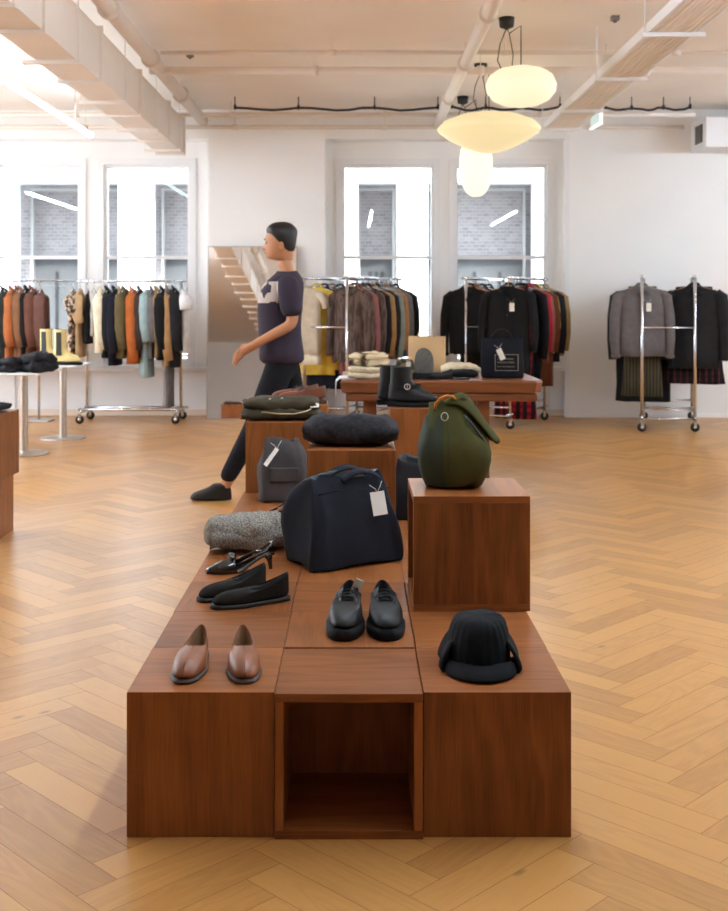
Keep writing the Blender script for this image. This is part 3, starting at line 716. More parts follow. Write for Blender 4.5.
for y in (-.058, .05):
    b_ = MB(); pts = []
    for k in range(13):
        f = k/12; pts.append((-.035+.16*f, y-.006, .305+.028*math.sin(f*PI)))
    rings = [[Vector((p[0], p[1]-.014, p[2]-.008)), Vector((p[0], p[1]+.016, p[2]+.006)), Vector((p[0], p[1]+.016, p[2]+.010)), Vector((p[0], p[1]-.014, p[2]-.004))] for p in pts]
    b_.loft(rings); b_.build('handle', navy, bag)
MB().tube([(-.15, -.100, .265), (-.08, -.103, .275), (.02, -.103, .27), (.15, -.098, .268)], .0022, 6).build('hem_seam', navy, bag)
MB().tube([(-.135, -.128, .10), (-.14, -.13, .075), (-.132, -.13, .06), (-.138, -.131, .045), (-.133, -.13, .04)], .0022, 6).build('zip_pull', pmat('navy_cord', (74, 76, 92), .6, nscale=10), bag)
card(bag, Matrix.Translation((.080, -.120, .262)) @ Matrix.Rotation(R(-24), 4, 'Z') @ Matrix.Rotation(R(-8), 4, 'Y') @ Matrix.Rotation(R(-16), 4, 'X'), .052, .085)
gb = tote('shoulder_bag', 'charcoal grey soft bag with a long white tag leaning on a raised cube', (-.345, 5.44, PT), R(8), .235, .17, .29, F('slate', (72, 68, 68)), topd=.35, topw=.66, amp=.028, seed=8)
MB().box(-.07, .07, -.093, -.075, .10, .165).build('pocket', F('slate', (72, 68, 68)), gb, bevel=.004)
card(gb, Matrix.Translation((-.035, -.085, .258)) @ Matrix.Rotation(R(38), 4, 'Y') @ Matrix.Rotation(R(-15), 4, 'X'), .02, .10)
tote('shoulder_bag', 'black soft bag tucked between two raised cubes', (.285, 4.98, PT), R(-20), .24, .18, .30, F('soft_black', (36, 35, 38)), topd=.5, topw=.7, amp=.02, seed=12, sag=.3)

def folded(name, label, cat, loc, rz, w, d, h, m, layers=2, seed=1, amp=.008, mats=None, group=None, top=None):
    t = thing(name, label, cat, loc, rz, group); z = 0; hl = h/layers
    for q in range(layers):
        sc = 1-.05*q*random.Random(seed+q).random(); ww, dd = w*sc/2, d*sc/2; rings = []
        nn = 22
        for k in range(nn+1):
            f = -1+2*k/nn; e = (1-abs(f)**5)**.5 if abs(f) < 1 else 0
            e = max(e, .5); ring = []
            for j in range(28):
                a = 2*PI*j/28; c, s_ = math.cos(a), math.sin(a)
                y = dd*math.copysign(abs(c)**.5, c)*(1 if e > .5 else .9+.1*e*2); zz = hl/2*math.copysign(abs(s_)**.8, s_)*e
                zz += 0
                ring.append(Vector((f*ww, y, z+hl*.55+zz*1.12)))
            rings.append(ring)
        mb = MB().loft(rings).warp(amp, 10, seed+q*5).warp(amp*.6, 30, seed+q*3); mb.floorz(.0)
        mb.build('folded_layer', (mats or [m]*layers)[q], t)
        z += hl*.84
    return t
char = pmat('charcoal_knit', (46, 44, 47), .95, nscale=60, namt=.3, bump=.8, bscale=180, spec=.15)
folded('folded_sweater', 'folded charcoal knit sweater on the middle raised cube', 'sweater', (cols[1]+.0, 4.75, PT2), R(-3), .385, .27, .112, char, 1, 4, .016)
# rolled marl knit
mar = blotch('grey_marl', (86, 82, 78), (158, 150, 138), 230, (122, 116, 108), (1, 1, 1))
t = thing('folded_sweater', 'grey marled knit sweater rolled up on the left column', 'sweater', (-.42, 4.36, PT), R(12)); rings = []
for k in range(25):
    f = k/24; x = -.165+.37*f; e = max(.25, (1-abs(2*f-1)**6)**.5); ring = []
    for j in range(32):
        a = 2*PI*j/32; s_ = math.sin(a); ring.append(Vector((x, math.cos(a)*.105*e, .066+.068*s_*e*(1 if s_ > 0 else .95)+.004*math.sin(x*120)*(s_ > 0))))
    rings.append(ring)
MB().loft(rings).warp(.014, 12, 5).warp(.004, 60, 6).floorz().build('knit_roll', mar, t, sub=1)
MB().loft([[Vector((-.150+.30*k/12, -.101-.008*math.sin(k), .045+.012*math.sin(k*.7)-.022)) for k in range(13)], [Vector((-.145+.30*k/12, -.118-.004*math.sin(k), .055+.012*math.sin(k*.7))) for k in range(13)], [Vector((-.14+.30*k/12, -.09, .085+.006*math.sin(k*.9))) for k in range(13)]], closed=False).build('folded_cuff', mar, t)
# olive folded jacket
olv = F('olive_brown', (66, 58, 44))
t = folded('folded_jacket', 'folded dark olive jacket with a pale zip on a raised cube', 'jacket', (cols[0]-.0, 5.80, PT2), R(4), .40, .27, .115, olv, 2, 9, .014)
MB().tube([(-.10, -.147, .048), (-.02, -.158, .040), (.06, -.156, .038), (.12, -.148, .05), (.15, -.13, .062)], .0035, 6).build('zip', pmat('brass_zip', (190, 172, 130), .4, .5, nscale=20), t)
MB().box(-.022, .022, -.001, .001, 0, .022, mat=Matrix.Translation((.165, -.135, .068)) @ Matrix.Rotation(R(-20), 4, 'X')).build('neck_label', M['tag'], t)
MB().lathe([(0, 0), (.006, 0), (.006, .003), (0, .004)], 12, (-.06, -.10, .108)).lathe([(0, 0), (.006, 0), (.006, .003), (0, .004)], 12, (0, -.11, .112)).build('snap_button', M['steel'], t)

# green bag
def green_bag():
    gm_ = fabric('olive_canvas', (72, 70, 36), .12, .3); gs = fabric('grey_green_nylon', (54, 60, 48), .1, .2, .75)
    t = thing('shoulder_bag', 'olive green drawstring bag with an orange cord on the raised cube', 'bag', (.322, 3.66, PT2), R(-8)); n = 48; rings = []
    lv = [(0, .080, .080, 0), (.004, .088, .088, 0), (.04, .104, .098, .002), (.09, .118, .102, .001), (.14, .115, .095, 0), (.185, .098, .070, -.006), (.23, .076, .05, -.014), (.262, .066, .036, -.018), (.285, .063, .026, -.020)]
    for z, a, b, ox in lv: rings.append(sring(ox, 0, z, a, b, n, 3.0))
    mb = MB().loft(rings, True, False)
    for v in mb.v:
        if v.z > .2:
            v.z += (v.x+.02)*.18*(v.z-.2)/.085; 
            if v.x > .02: v.z -= (v.x-.02)*.35
    mb.warp(.015, 12, 4).warp(.006, 30, 5); mb.floorz(); tp = [v.copy() for v in mb.v[-n:]]; c = sum(tp, Vector())/n
    mb.build('bag_body', gm_, t, sub=1)
    MB().loft([tp, [c+(v-c)*.9-Vector((0, 0, .008)) for v in tp], [c+(v-c)*.8-Vector((0, 0, .06)) for v in tp]], False, True).build('bag_opening', M['black'], t)
    # grey-green side gusset: the front left faces of the body, as a part of its own
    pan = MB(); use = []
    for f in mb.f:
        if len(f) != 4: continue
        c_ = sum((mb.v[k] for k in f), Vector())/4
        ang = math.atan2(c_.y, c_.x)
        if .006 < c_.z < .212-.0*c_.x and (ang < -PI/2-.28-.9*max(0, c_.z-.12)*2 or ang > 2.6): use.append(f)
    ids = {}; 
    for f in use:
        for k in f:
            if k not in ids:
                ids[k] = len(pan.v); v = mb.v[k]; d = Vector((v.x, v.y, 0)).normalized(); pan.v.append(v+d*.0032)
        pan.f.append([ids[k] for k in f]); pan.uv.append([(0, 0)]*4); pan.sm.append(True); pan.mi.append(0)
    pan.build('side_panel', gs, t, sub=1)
    # tall folded top and drooping flap on the right
    fl = [[(-.035, -.035, .262), (.0, -.043, .275), (.05, -.045, .25), (.095, -.04, .195), (.140, -.03, .135)],
          [(-.03, -.022, .285), (.012, -.025, .312), (.055, -.022, .275), (.095, -.015, .225), (.150, -.01, .15)],
          [(-.005, .0, .285), (.03, .0, .325), (.07, .0, .27), (.10, .01, .215), (.143, .015, .16)],
          [(-.01, .02, .27), (.03, .02, .29), (.06, .025, .25), (.09, .03, .18), (.125, .03, .135)]]
    o = MB().loft([[Vector(p) for p in r_] for r_ in fl], closed=False).build('flap', gm_, t, sub=2); so = o.modifiers.new('s', 'SOLIDIFY'); so.thickness = .007
    MB().tube([(.035, -.056, .235), (.06, -.06, .205), (.085, -.058, .17), (.10, -.054, .15)], .004, 6).build('binding', M['black'], t)
    MB().tube([(-.060, -.03, .250), (-.058, -.036, .268), (-.045, -.04, .286), (-.025, -.04, .295), (-.006, -.036, .294), (.006, -.03, .284)], .0045, 8).build('cord', pmat('orange_cord', (206, 132, 34), .7, nscale=40), t)
    MB().tube([(-.027+.011*math.cos(k*PI/8), -.078, .232+.013*math.sin(k*PI/8)) for k in range(17)], .0020, 6).build('ring', M['steel'], t)
    MB().tube([(-.018, -.078, .225), (-.014, -.094, .18), (-.012, -.108, .12), (-.012, -.110, .06)], .0012, 6).build('seam', pmat('dark_thread', (40, 44, 24), .8, nscale=20), t)
    return t
green_bag()

# cap
def cap():
    cm = F('cap_black', (17, 17, 20), namt=.2); t = thing('winter_cap', 'black ribbed knit cap with a peak and ear flaps on the front right cube', 'cap', (.325, 2.955, PT), R(-3)); n = 96; rings = []
    for k in range(12):
        f = k/11; z = .012+.118*math.sin(f*PI/2); r_ = math.cos(f*PI/2)**.32 if f < 1 else .0
        r_ = max(r_, .02)
        rg = []
        for j in range(n):
            a = 2*PI*j/n; rib = 1+.018*math.sin(j*2*PI/4)*(1 if f < .95 else 0)
            rg.append(Vector((math.cos(a)*.083*r_*rib, math.sin(a)*.105*r_*rib+.01, z)))
        rings.append(rg)
    MB().loft(rings).warp(.006, 14, 3).build('crown', cm, t)
    rg = []
    for (s_, z) in ((.0, .030), (.6, .024), (1, .012), (1.02, .007), (1, .003), (0, .006)):
        rr = []
        for k in range(21):
            a = PI+PI*k/20; x = math.cos(a)*(.078+.014*s_); y = -.05+math.sin(a)*(.035+.068*s_); rr.append(Vector((x, y, z-.012*(abs(math.cos(a))**2)*0)))
        rg.append(rr)
    MB().loft(rg, closed=False).build('peak', cm, t)
    for sx in (-1, 1):
        fl = []
        for (x, z, yy0, yy1) in ((.055, .080, -.03, .07), (.072, .068, -.045, .075), (.088, .045, -.06, .07), (.100, .018, -.07, .06), (.102, .004, -.07, .05), (.070, .002, -.06, .05)):
            fl.append([Vector((sx*(x+.004*math.sin(k)), yy0+(yy1-yy0)*k/8, z-.010*abs(k-4)/4*0)) for k in range(9)])
        o = MB().loft(fl, closed=False).build('ear_flap', cm, t, sub=1); so = o.modifiers.new('s', 'SOLIDIFY'); so.thickness = .008; so.offset = 0
cap()
folded('folded_sweater', 'black folded knit on the stack at the left edge', 'sweater', (-2.06, 6.16, PT2), 0, .30, .28, .045, char, 1, 31, .008)

# ================================================================== TABLE with goods
def table():
    x0, x1, y0, y1 = wx(340, 8.0), wx(544, 8.0), 8.0, 9.15
    t = thing('display_table', 'thick live-edge walnut table behind the plinths', 'table', ((x0+x1)/2, (y0+y1)/2, 0)); w, d = (x1-x0)/2, (y1-y0)/2
    mb = MB(); 
    def ring(z, e): return [Vector((x*(w-e), y*(d-e), z)) for x, y in ((-1, -.94), (-.9, -1), (-.3, -1.0), (.4, -1.0), (.93, -1), (1, -.9), (1, 0), (.985, .95), (.9, 1), (0, 1), (-.9, 1), (-1, .9), (-.985, 0))]
    rs = [ring(.655, .035), ring(.665, .012), ring(.735, 0), ring(.75, .008)]
    mb.loft(rs, smooth=False)
    for fi in range(len(mb.f)):
        nrm_top = abs(mb.v[mb.f[fi][0]].z-mb.v[mb.f[fi][2]].z) < 1e-4
        mb.uv[fi] = [((mb.v[k].y if nrm_top else mb.v[k].z), mb.v[k].x+mb.v[k].y*(0 if nrm_top else .7)) for k in mb.f[fi]]
    mb.build('tabletop', M['table_wood'], t)
    MB().box(-w+.04, w-.04, -d+.03, d-.03, .60, .655, grain='X').build('apron', M['table_wood'], t, bevel=.012)
    for sx in (-.70, .42):
        for sy in (-1, 1): MB().box(sx*w-.045, sx*w+.045, sy*(d-.14)-.045, sy*(d-.14)+.045, 0, .60).build('leg', M['table_wood'], t, bevel=.004)
table()
TZ = .7505
crm = blotch('cream_plaid', (70, 58, 48), (224, 208, 176), 9, (206, 188, 150))
cr2 = pmat('cream_knit', (222, 208, 178), .95, nscale=30, namt=.1, bump=.6, bscale=150)
folded('folded_sweater', 'cream folded knit, lower of the stack at the left end of the table', 'sweater', (wx(368, 8.25), 8.25, TZ), R(3), .29, .24, .095, cr2, 2, 21, .010)
folded('folded_sweater', 'cream and dark brown folded knit, on top of the stack on the table', 'sweater', (wx(369, 8.27), 8.27, TZ+.09), R(-4), .29, .24, .10, crm, 2, 22, .012)
folded('folded_sweater', 'cream ribbed sweater folded beside the navy tote on the table', 'sweater', (wx(460, 8.65), 8.65, TZ), R(0), .28, .26, .08, cr2, 1, 23, .012)
folded('folded_sweater', 'black folded garment in front of the cream ribbed sweater', 'sweater', (wx(464, 8.38), 8.38, TZ), R(0), .2, .16, .05, F('soft_black', (36, 35, 38)), 1, 24, .008)
tag(MB().box(-.06, .06, -.035, .035, 0, .012).build('wallet', blk, bevel=.004, loc=(wx(461, 8.12), 8.12, TZ)), 'flat black wallet on the front edge of the table', 'wallet')
# navy printed tote
nt_ = thing('tote_bag', 'navy tote bag with a printed panel standing on the table', 'bag', (wx(502, 8.3), 8.3, TZ), R(-4)); n = 40
mb = MB().loft([sring(0, 0, z, .155*a, .06*b, n, 5) for z, a, b in ((0, .97, .9), (.004, 1, 1), (.1, 1.01, 1.05), (.2, .98, .8), (.27, .97, .45), (.29, .98, .30))], True, False).warp(.006, 10, 6); mb.floorz(); mb.build('bag_body', navy, nt_, sub=1)
for y in (-.018, .02): MB().tube([(-.08, y, .27), (-.07, y, .32), (-.03, y, .355), (.03, y, .355), (.07, y, .32), (.08, y, .27)], .011, 8, flat=.35).build('handle', navy, nt_)
pr = pmat('faded_print', (150, 140, 122), .8, nscale=30, namt=.2); pb = MB()
x0, x1, z0, z1, yf = -.055, .115, .055, .175, -.066
for q in ((x0, x1, z0, z0+.004), (x0, x1, z1-.004, z1), (x0, x0+.004, z0, z1), (x1-.004, x1, z0, z1)): pb.box(q[0], q[1], yf-.001, yf+.012, q[2], q[3])
rr = random.Random(4); 
for zl, hh in ((.135, .014), (.108, .018), (.08, .012)):
    x = x0+.02
    while x < x1-.03:
        w_ = rr.uniform(.006, .011); pb.box(x, x+w_*.3, yf-.001, yf+.012, zl, zl+hh).box(x, x+w_, yf-.001, yf+.012, zl+hh*.42, zl+hh*.6); x += w_+.004
pb.build('printed_panel', pr, nt_)
card(nt_, Matrix.Translation((-.03, -.072, .215)) @ Matrix.Rotation(R(-24), 4, 'Y') @ Matrix.Rotation(R(-4), 4, 'X'), .04, .085)
tag(nt_, None)
# kraft tote, camo cap, grey slipper
kt = thing('paper_bag', 'tan paper-coloured tote standing behind the black boots', 'bag', (wx(427, 8.8), 8.8, TZ), R(-12)); kr = pmat('kraft', (206, 170, 124), .8, nscale=6, namt=.06)
MB().loft([sring(0, 0, z, .145*a, .05*b, n, 6) for z, a, b in ((0, 1, .9), (.1, 1, 1), (.24, .99, .7), (.29, 1.0, .4))], True, False).warp(.004, 8, 2).floorz().build('bag_body', kr, kt)
for sx in (-1,): MB().tube([(-.07, -.02, .28), (-.06, -.02, .32), (.0, -.02, .335), (.05, -.02, .32), (.06, -.02, .28)], .006, 6).build('handle', kr, kt)
cam_ = blotch('camo', (58, 60, 44), (140, 124, 96), 22, (84, 86, 62))
ct = thing('bucket_hat', 'camouflage patterned hat with a white tag behind the boots', 'hat', (wx(405, 8.35), 8.35, TZ), 0)
MB().loft([sring(0, 0, z, a, b, 32, 2.2) for z, a, b in ((0, .11, .10), (.02, .10, .095), (.05, .075, .075), (.12, .066, .066), (.135, .05, .05), (.14, .01, .01))]).warp(.008, 14, 3).floorz().build('hat_body', cam_, ct, sub=1)
card(ct, Matrix.Translation((.02, -.10, .12)), .035, .05)
gh = thing('knit_hat', 'grey felt hat with a rounded top standing by the boots', 'hat', (wx(424, 8.2), 8.2, TZ), R(-20)); gy = pmat('grey_felt', (96, 94, 90), .95, nscale=40, namt=.2)
MB().loft([sring(0, 0, z, a, b, 32, 2.2) for z, a, b in ((0, .068, .05), (.05, .074, .055), (.14, .072, .05), (.19, .06, .04), (.215, .035, .025), (.225, .008, .008))]).warp(.006, 14, 3).floorz().build('hat_body', gy, gh, sub=1)
MB().loft([sring(0, 0, z, a, b, 32, 2.2) for z, a, b in ((0, .075, .058), (.03, .081, .063), (.045, .079, .061))], False, False).build('hat_band', F('soft_black', (36, 35, 38)), gh)
shoe('clog', 'black low shoe on the table right of the grey hat', None, (wx(440, 8.2), 8.2, TZ), R(-60), .22, .09, blk, blksole, M['black'], .02, .07, .05)
wc = thing('folded_scarf', 'white cloth hanging over the left end of the table', 'scarf', (wx(342, 8.3), 8.3, TZ), 0)
o = MB().loft([[Vector((x, y+.01*math.sin(x*40), z)) for y in [-.16+.32*k/8 for k in range(9)]] for x, z in ((.10, .006), (.03, .008), (-.02, .006), (-.045, -.02), (-.05, -.12))], closed=False).build('cloth', pmat('white_cloth', (228, 228, 232), .9, nscale=10, namt=.04), wc); so = o.modifiers.new('s', 'SOLIDIFY'); so.thickness = .006

# ================================================================== small pedestal tables at left
def pedestal(px, Yc, x0, x1, label):
    t = thing('pedestal_table', label, 'table', (wx(px, Yc), Yc, 0), 0, 'steel pedestal tables at left'); o = t.location.x
    MB().box(x0-o, x1-o, -.38, .38, .70, .715).build('tabletop', M['white'], t, bevel=.004)
    MB().cyl(0, 0, .014, .70, .034, 24).build('pole', M['steel'], t)
    MB().lathe([(0, 0), (.21, 0), (.215, .006), (.205, .014), (0, .018)], 40).build('base_disc', M['steel'], t)
pedestal(24, 9.75, -3.75, -2.62, 'steel pedestal table carrying the heap of black garments')
pedestal(63, 10.85, -3.5, -2.60, 'steel pedestal table carrying the yellow boots')
T2 = .7152
blkg = F('washed_black', (44, 44, 48))
for (px, Y, w, d, h, sd, lab) in ((38, 9.55, .24, .26, .17, 41, 'black crumpled garment at the right end of the near pedestal table'), (13, 9.6, .26, .26, .12, 42, 'black crumpled garment left of the other on the pedestal table')):
    t = folded('folded_garment', lab, 'garment', (wx(px, Y), Y, T2), R(sd), w, d, h, blkg, 2, sd, .025)
card(t, Matrix.Translation((.12, -.16, .05)) @ Matrix.Rotation(R(15), 4, 'Y'), .06, .05)
boot('pale yellow ankle boot with a black elastic panel, left of its pair', (wx(52, 10.9), 10.9, T2), R(70), yel, .31, buckle=False, panel=M['black'], group='pale yellow boots', name='ankle_boot')
boot('pale yellow ankle boot with a black elastic panel, right of its pair', (wx(67, 10.68), 10.68, T2), R(80), yel, .31, buckle=False, panel=M['black'], group='pale yellow boots', name='ankle_boot')

# ================================================================== MIRROR
t = thing('leaning_mirror', 'tall frameless mirror leaning on the pier behind the walking person', 'mirror', ((wx(208, 12.7)+wx(296, 12.7))/2, 12.62, .0)); w = (wx(296, 12.7)-wx(208, 12.7))/2; t.rotation_euler = (R(-5), 0, 0)
mm, mnt, mp_ = newmat('mirror_silver'); mp_.inputs['Metallic'].default_value = 1; mp_.inputs['Roughness'].default_value = .02; mp_.inputs['Base Color'].default_value = (.86, .84, .82, 1)
MB().box(-w, w, 0, .006, .01, 1.94).build('mirror_glass', mm, t)
MB().box(-w-.012, -w, -.004, .02, 0, 1.95).box(w, w+.012, -.004, .02, 0, 1.95).box(-w-.012, w+.012, -.004, .02, 1.94, 1.952).box(-w-.012, w+.012, -.004, .02, 0, .01).box(-w, w, .0065, .02, .01, 1.94).build('mirror_frame', M['steel'], t)

# ================================================================== RACKS
def caster(parent, x, y):
    r_ = .046; c = MB(); c.lathe([(0, -.014), (r_-.006, -.014), (r_, -.008), (r_, .008), (r_-.006, .014), (0, .014)], 22, (x, y, r_), axis='Y')
    o = c.build('caster', M['black'], parent)
    MB().box(x-.014, x+.014, y-.020, y-.016, .045, .105).box(x-.014, x+.014, y+.016, y+.02, .045, .105).box(x-.018, x+.018, y-.02, y+.02, .1, .112).lathe([(0, -.022), (.016, -.022), (.016, .022), (0, .022)], 12, (x, y, r_), axis='Y').build('caster_fork', M['chrome'], o)
def rack_double(FL, FR, BL, BR, label, ztop=1.58, cross=1.05, rail_inset=0):
    o = Vector((FL[0], FL[1], 0)); L_ = [Vector((p[0], p[1], 0))-o for p in (FL, FR, BL, BR)]
    t = thing('clothes_rack', label, 'clothes rack', o); fl, fr, bl, br = L_
    zz = lambda p, z: Vector((p.x, p.y, z))
    for p in L_:
        MB().tube([zz(p, .1), zz(p, ztop)], .017, 14).build('post', M['chrome'], t)
        caster(t, p.x, p.y)
    for a, b in ((fl, bl), (fr, br)):
        d = (b-a).normalized()*.085
        MB().tube([zz(a-d, ztop-.02), zz(b+d, ztop-.02)], .016, 12).build('rail', M['chrome'], t)
        MB().tube([zz(a-d, .15), zz(b+d, .15)], .012, 10).build('base_bar', M['chrome'], t)
    for a, b, z in ((fl, fr, cross), (bl, br, cross), (fl, fr, .22), (bl, br, .22), (fl, fr, .13), (bl, br, .13)):
        MB().tube([zz(a, z), zz(b, z)], .011, 10).build('cross_bar', M['chrome'], t)
    return t
R4 = ((2.895, 11.4), (3.43, 11.4), (3.22, 12.6), (3.755, 12.6))
rack_double(*R4, 'chrome two-rail clothes rack seen end-on against the right wall')
R3 = ((1.17, 11.9), (1.60, 11.65), (1.68, 12.78), (2.10, 12.53))
rack_double(*R3, 'chrome two-rail clothes rack behind the right half of the table')
R2 = ((-.53, 11.75), (-.08, 11.52), (.02, 12.75), (.47, 12.52))
rack_double(*R2, 'chrome two-rail clothes rack behind the left half of the table')
# rack A
YA = 12.38
t = thing('clothes_rack', 'chrome rolling clothes rack on four casters in front of the left windows', 'clothes rack', (wx(134, YA), YA, 0)); xa, xb = wx(87, YA)-t.location.x, wx(181, YA)-t.location.x
for x in (xa, xb):
    MB().tube([(x, 0, .15), (x, 0, 1.53)], .016, 14).build('post', M['chrome'], t)
    MB().tube([(x, -.27, .135), (x, .27, .135)], .015, 12).build('foot_bar', M['chrome'], t)
    for y in (-.25, .25): caster(t, x-.02, y)
for y in (-.14, .14): MB().tube([(xa-.06, y, .145), (xb+.06, y, .145)], .016, 12).build('base_bar', M['chrome'], t)
MB().tube([(wx(64, YA)-t.location.x, 0, 1.54), (wx(187, YA)-t.location.x, 0, 1.54)], .013, 12).build('rail', M['chrome'], t)
YB2 = 12.45
t = thing('clothes_rack', 'thin-railed clothes stand with a flat plate at the left edge', 'clothes rack', (wx(39, YB2), YB2, 0))
MB().tube([(0, 0, .02), (0, 0, 1.56)], .013, 12).build('post', M['chrome'], t)
MB().box(-.14, .14, -.14, .14, 0, .02).build('base_plate', M['steel'], t, bevel=.003)
MB().tube([(-1.5, 0, 1.545), (.30, 0, 1.545)], .011, 10).build('rail', M['chrome'], t)
MB().tube([(-1.4, 0, .02), (-1.4, 0, 1.55)], .013, 12).build('post', M['chrome'], t)
MB().box(-1.54, -1.26, -.14, .14, 0, .02).build('base_plate', M['steel'], t)

# ------------------------------------------------------------------ garments
def hanger(t, s, woodish=False):
    m = M['hwood'] if woodish else M['wire']
    h = MB(); pts = [(.018*math.cos(a), 0, -.004+.018*math.sin(a)) for a in [R(-20+k*26) for k in range(9)]]
    h.tube([(0, 0, -.085), (0, 0, -.045), (.0, 0, -.028)] + [(-p[0] if False else p[0], 0, p[2]-.0) for p in pts[:]], .0028, 6)
    h.tube([(-s*.8, 0, -.135), (-s*.4, 0, -.10), (0, 0, -.082), (s*.4, 0, -.10), (s*.8, 0, -.135)], .006, 8, flat=.7)
    h.build('hanger', m, t)
def garment(name, label, group, loc, rz, kind='jacket', m=None, W=.44, L=.68, T=.05, sleeve=.55, seed=1, cat=None, det=False, flare=1.0, trim=None, tagc=False, hem=None):
    """loc = point on the rail; local X = shoulder line, front towards -Y"""
    t = thing(name, label, cat or name.replace('_', ' ').split()[-1], loc, rz, group); s = W/2; n = 36; rg = random.Random(seed)
    zt = -.09; hanger(t, s, det)
    def rippled(a, b, z, f, p=2.6):
        ph = seed*1.7; out = []
        for v in sring(0, 0, z, a, b, n, p):
            v.y += math.sin(v.x*38+ph)*.010*f + math.sin(v.x*75+ph*2)*.004*f; v.x += .006*f*math.sin(v.y*60+ph+z*9); out.append(v)
        return out
    if kind in ('jacket', 'shirt', 'tee', 'coat', 'dress', 'tank'):
        if kind == 'tank': lv = [(zt-.02, s*.36, T*.3), (zt-.07, s*.42, T*.45), (zt-.16, s*.55, T*.6), (zt-.22, s*.85, T*.9)]
        else: lv = [(zt, .055, T*.6), (zt-.018, s*.42, T*.72), (zt-.040, s*.80, T*.8), (zt-.058, s*.96, T*.85), (zt-.10, s*1.0, T), (zt-.2, s*.97, T*1.08)]
        r_ = []
        for z, a, b in lv: r_.append(rippled(a, b, z, .15))
        zb = lv[-1][0]; k = 6
        for q in range(1, k+1):
            f = q/k; r_.append(rippled(s*(.96+(flare-.96)*f), T*(1.05+.15*f), zb+(-(L)-zb+zt*0)*f, .3+.9*f))
        body = MB().loft(r_[::-1], True, True).warp(.008, 7, seed); body.build('garment_body', [m], t)
        if kind != 'tank':
            for sx in (-1, 1):
                sl = sleeve; q = MB(); bend = rg.uniform(.02, .06)
                pts = [(sx*(s-.045), 0, zt-.075), (sx*(s+.005), .0, zt-.11), (sx*(s+.035), -.004, zt-.07-sl*.35), (sx*(s+.045), -.012, zt-.07-sl*.7), (sx*(s+.035), -.02-bend*.4, zt-.07-sl)]
                if kind == 'tee': pts = [(sx*(s-.045), 0, zt-.075), (sx*(s+.01), 0, zt-.10), (sx*(s+.05), 0, zt-.16), (sx*(s+.065), 0, zt-.22)]; rs = [.06, .068, .068, .066]
                else: rs = [.055, .068, .064, .056, .047]
                q.tube(pts, rs, 14, flat=max(.45, T*.95/.068)); q.warp(.006, 12, seed+sx)
                so = q.build('sleeve', m, t)
                if det and kind in ('jacket', 'coat'):
                    e = Vector(pts[-1]); MB().tube([e+Vector((0, 0, .03)), e+Vector((0, 0, .012))], .0505, 14, flat=.85).build('cuff', m, so)
        if kind in ('jacket', 'shirt', 'coat'):
            c = MB()
            c.tube([(-.05, T*.35, zt+.0), (-.035, T*.6, zt+.026), (0, T*.7, zt+.034), (.035, T*.6, zt+.026), (.05, T*.35, zt+.0)], .012, 8)
            for sx in (-1, 1):
                yf = -T*.86
                c.loft([[Vector((sx*.05, T*.3, zt+.018)), Vector((sx*.062, -.01, zt+.005)), Vector((sx*.035, yf, zt-.03)), Vector((sx*.008, yf-.012, zt-.055))],
                        [Vector((sx*.075, T*.3, zt-.004)), Vector((sx*.09, -.015, zt-.015)), Vector((sx*.085, yf-.008, zt-.07)), Vector((sx*.05, yf-.018, zt-.105))]], closed=False)
            co = c.build('collar', trim or m, t); so = co.modifiers.new('s', 'SOLIDIFY'); so.thickness = .006
        if det:
            if kind in ('jacket', 'coat', 'shirt'):
                pk = MB(); k = 12; A = []; B = []
                for q in range(k+1):
                    z = zt-.10+(-L-zt+.10+.004)*q/k; 
                    y = -T*1.0-.012-.004*math.sin(q*1.7+seed); A.append(Vector((-.016, y, z))); B.append(Vector((.016, y, z)))
                o = pk.loft([A, B], closed=False).build('placket', m, t); so = o.modifiers.new('s', 'SOLIDIFY'); so.thickness = .004
                for q in range(5):
                    z = zt-.13+(-L-zt+.16)*q/4.6; MB().lathe([(0, 0), (.008, 0), (.008, .004), (0, .005)], 12, (0, -T*1.0-.021, z), axis='Y').build('button', M['blackplastic'], o)
        if tagc:
            card(t, Matrix.Translation((.05, -T-.025, zt-.17)), .05, .085)
    elif kind == 'trousers':
        for sx in (-1, 1):
            r_ = []
            for q in range(8):
                f = q/7; r_.append(rippled(.085*(1-.25*f), T*.5*(1-.2*f), -.10-(L-.10)*f, .6))
            MB().loft([[v+Vector((sx*.07, 0, 0)) for v in rr_] for rr_ in r_]).warp(.006, 9, seed).build('trouser_leg', m, t)
        MB().loft([rippled(.165, T*.55, -.085, .2), rippled(.17, T*.58, -.12, .2), rippled(.165, T*.6, -.30, .4)]).build('waist', m, t)
    elif kind == 'skirt':
        r_ = []
        for q in range(8):
            f = q/7; ph = seed; out = []
            for v in sring(0, 0, -.09-(L-.09)*f, s*(.62+(flare-.62)*f), T*(.8+.5*f), 48, 2.3): v.y += math.sin(v.x*60+ph)*.016*f; out.append(v)
            r_.append(out)
        MB().loft(r_).warp(.006, 8, seed).build('skirt_body', m, t)
    if hem is not None:
        r_ = [rippled(s*.99, T*1.16, -hem[0], 1), rippled(s*1.05, T*1.3, -hem[1], 1.2)]
        MB().loft(r_).build('hem_band', hem[2], t)
    return t
fm = lambda n_, c: F(n_, c)
BK = F('jet_black', (26, 25, 27)); BK2 = F('soft_black', (36, 35, 38)); NV = F('ink_navy', (30, 32, 44)); CRM = F('cream', (226, 216, 190)); TANF = F('camel', (176, 138, 96))
DBR = F('dark_brown', (72, 56, 50)); OLV = F('olive', (98, 86, 58)); RST = F('rust', (178, 98, 48)); SKY = F('pale_blue', (158, 182, 186)); WHT = F('white', (232, 230, 232)); GRY = F('mid_grey', (112, 108, 110)); YLW = F('lemon', (226, 196, 84))
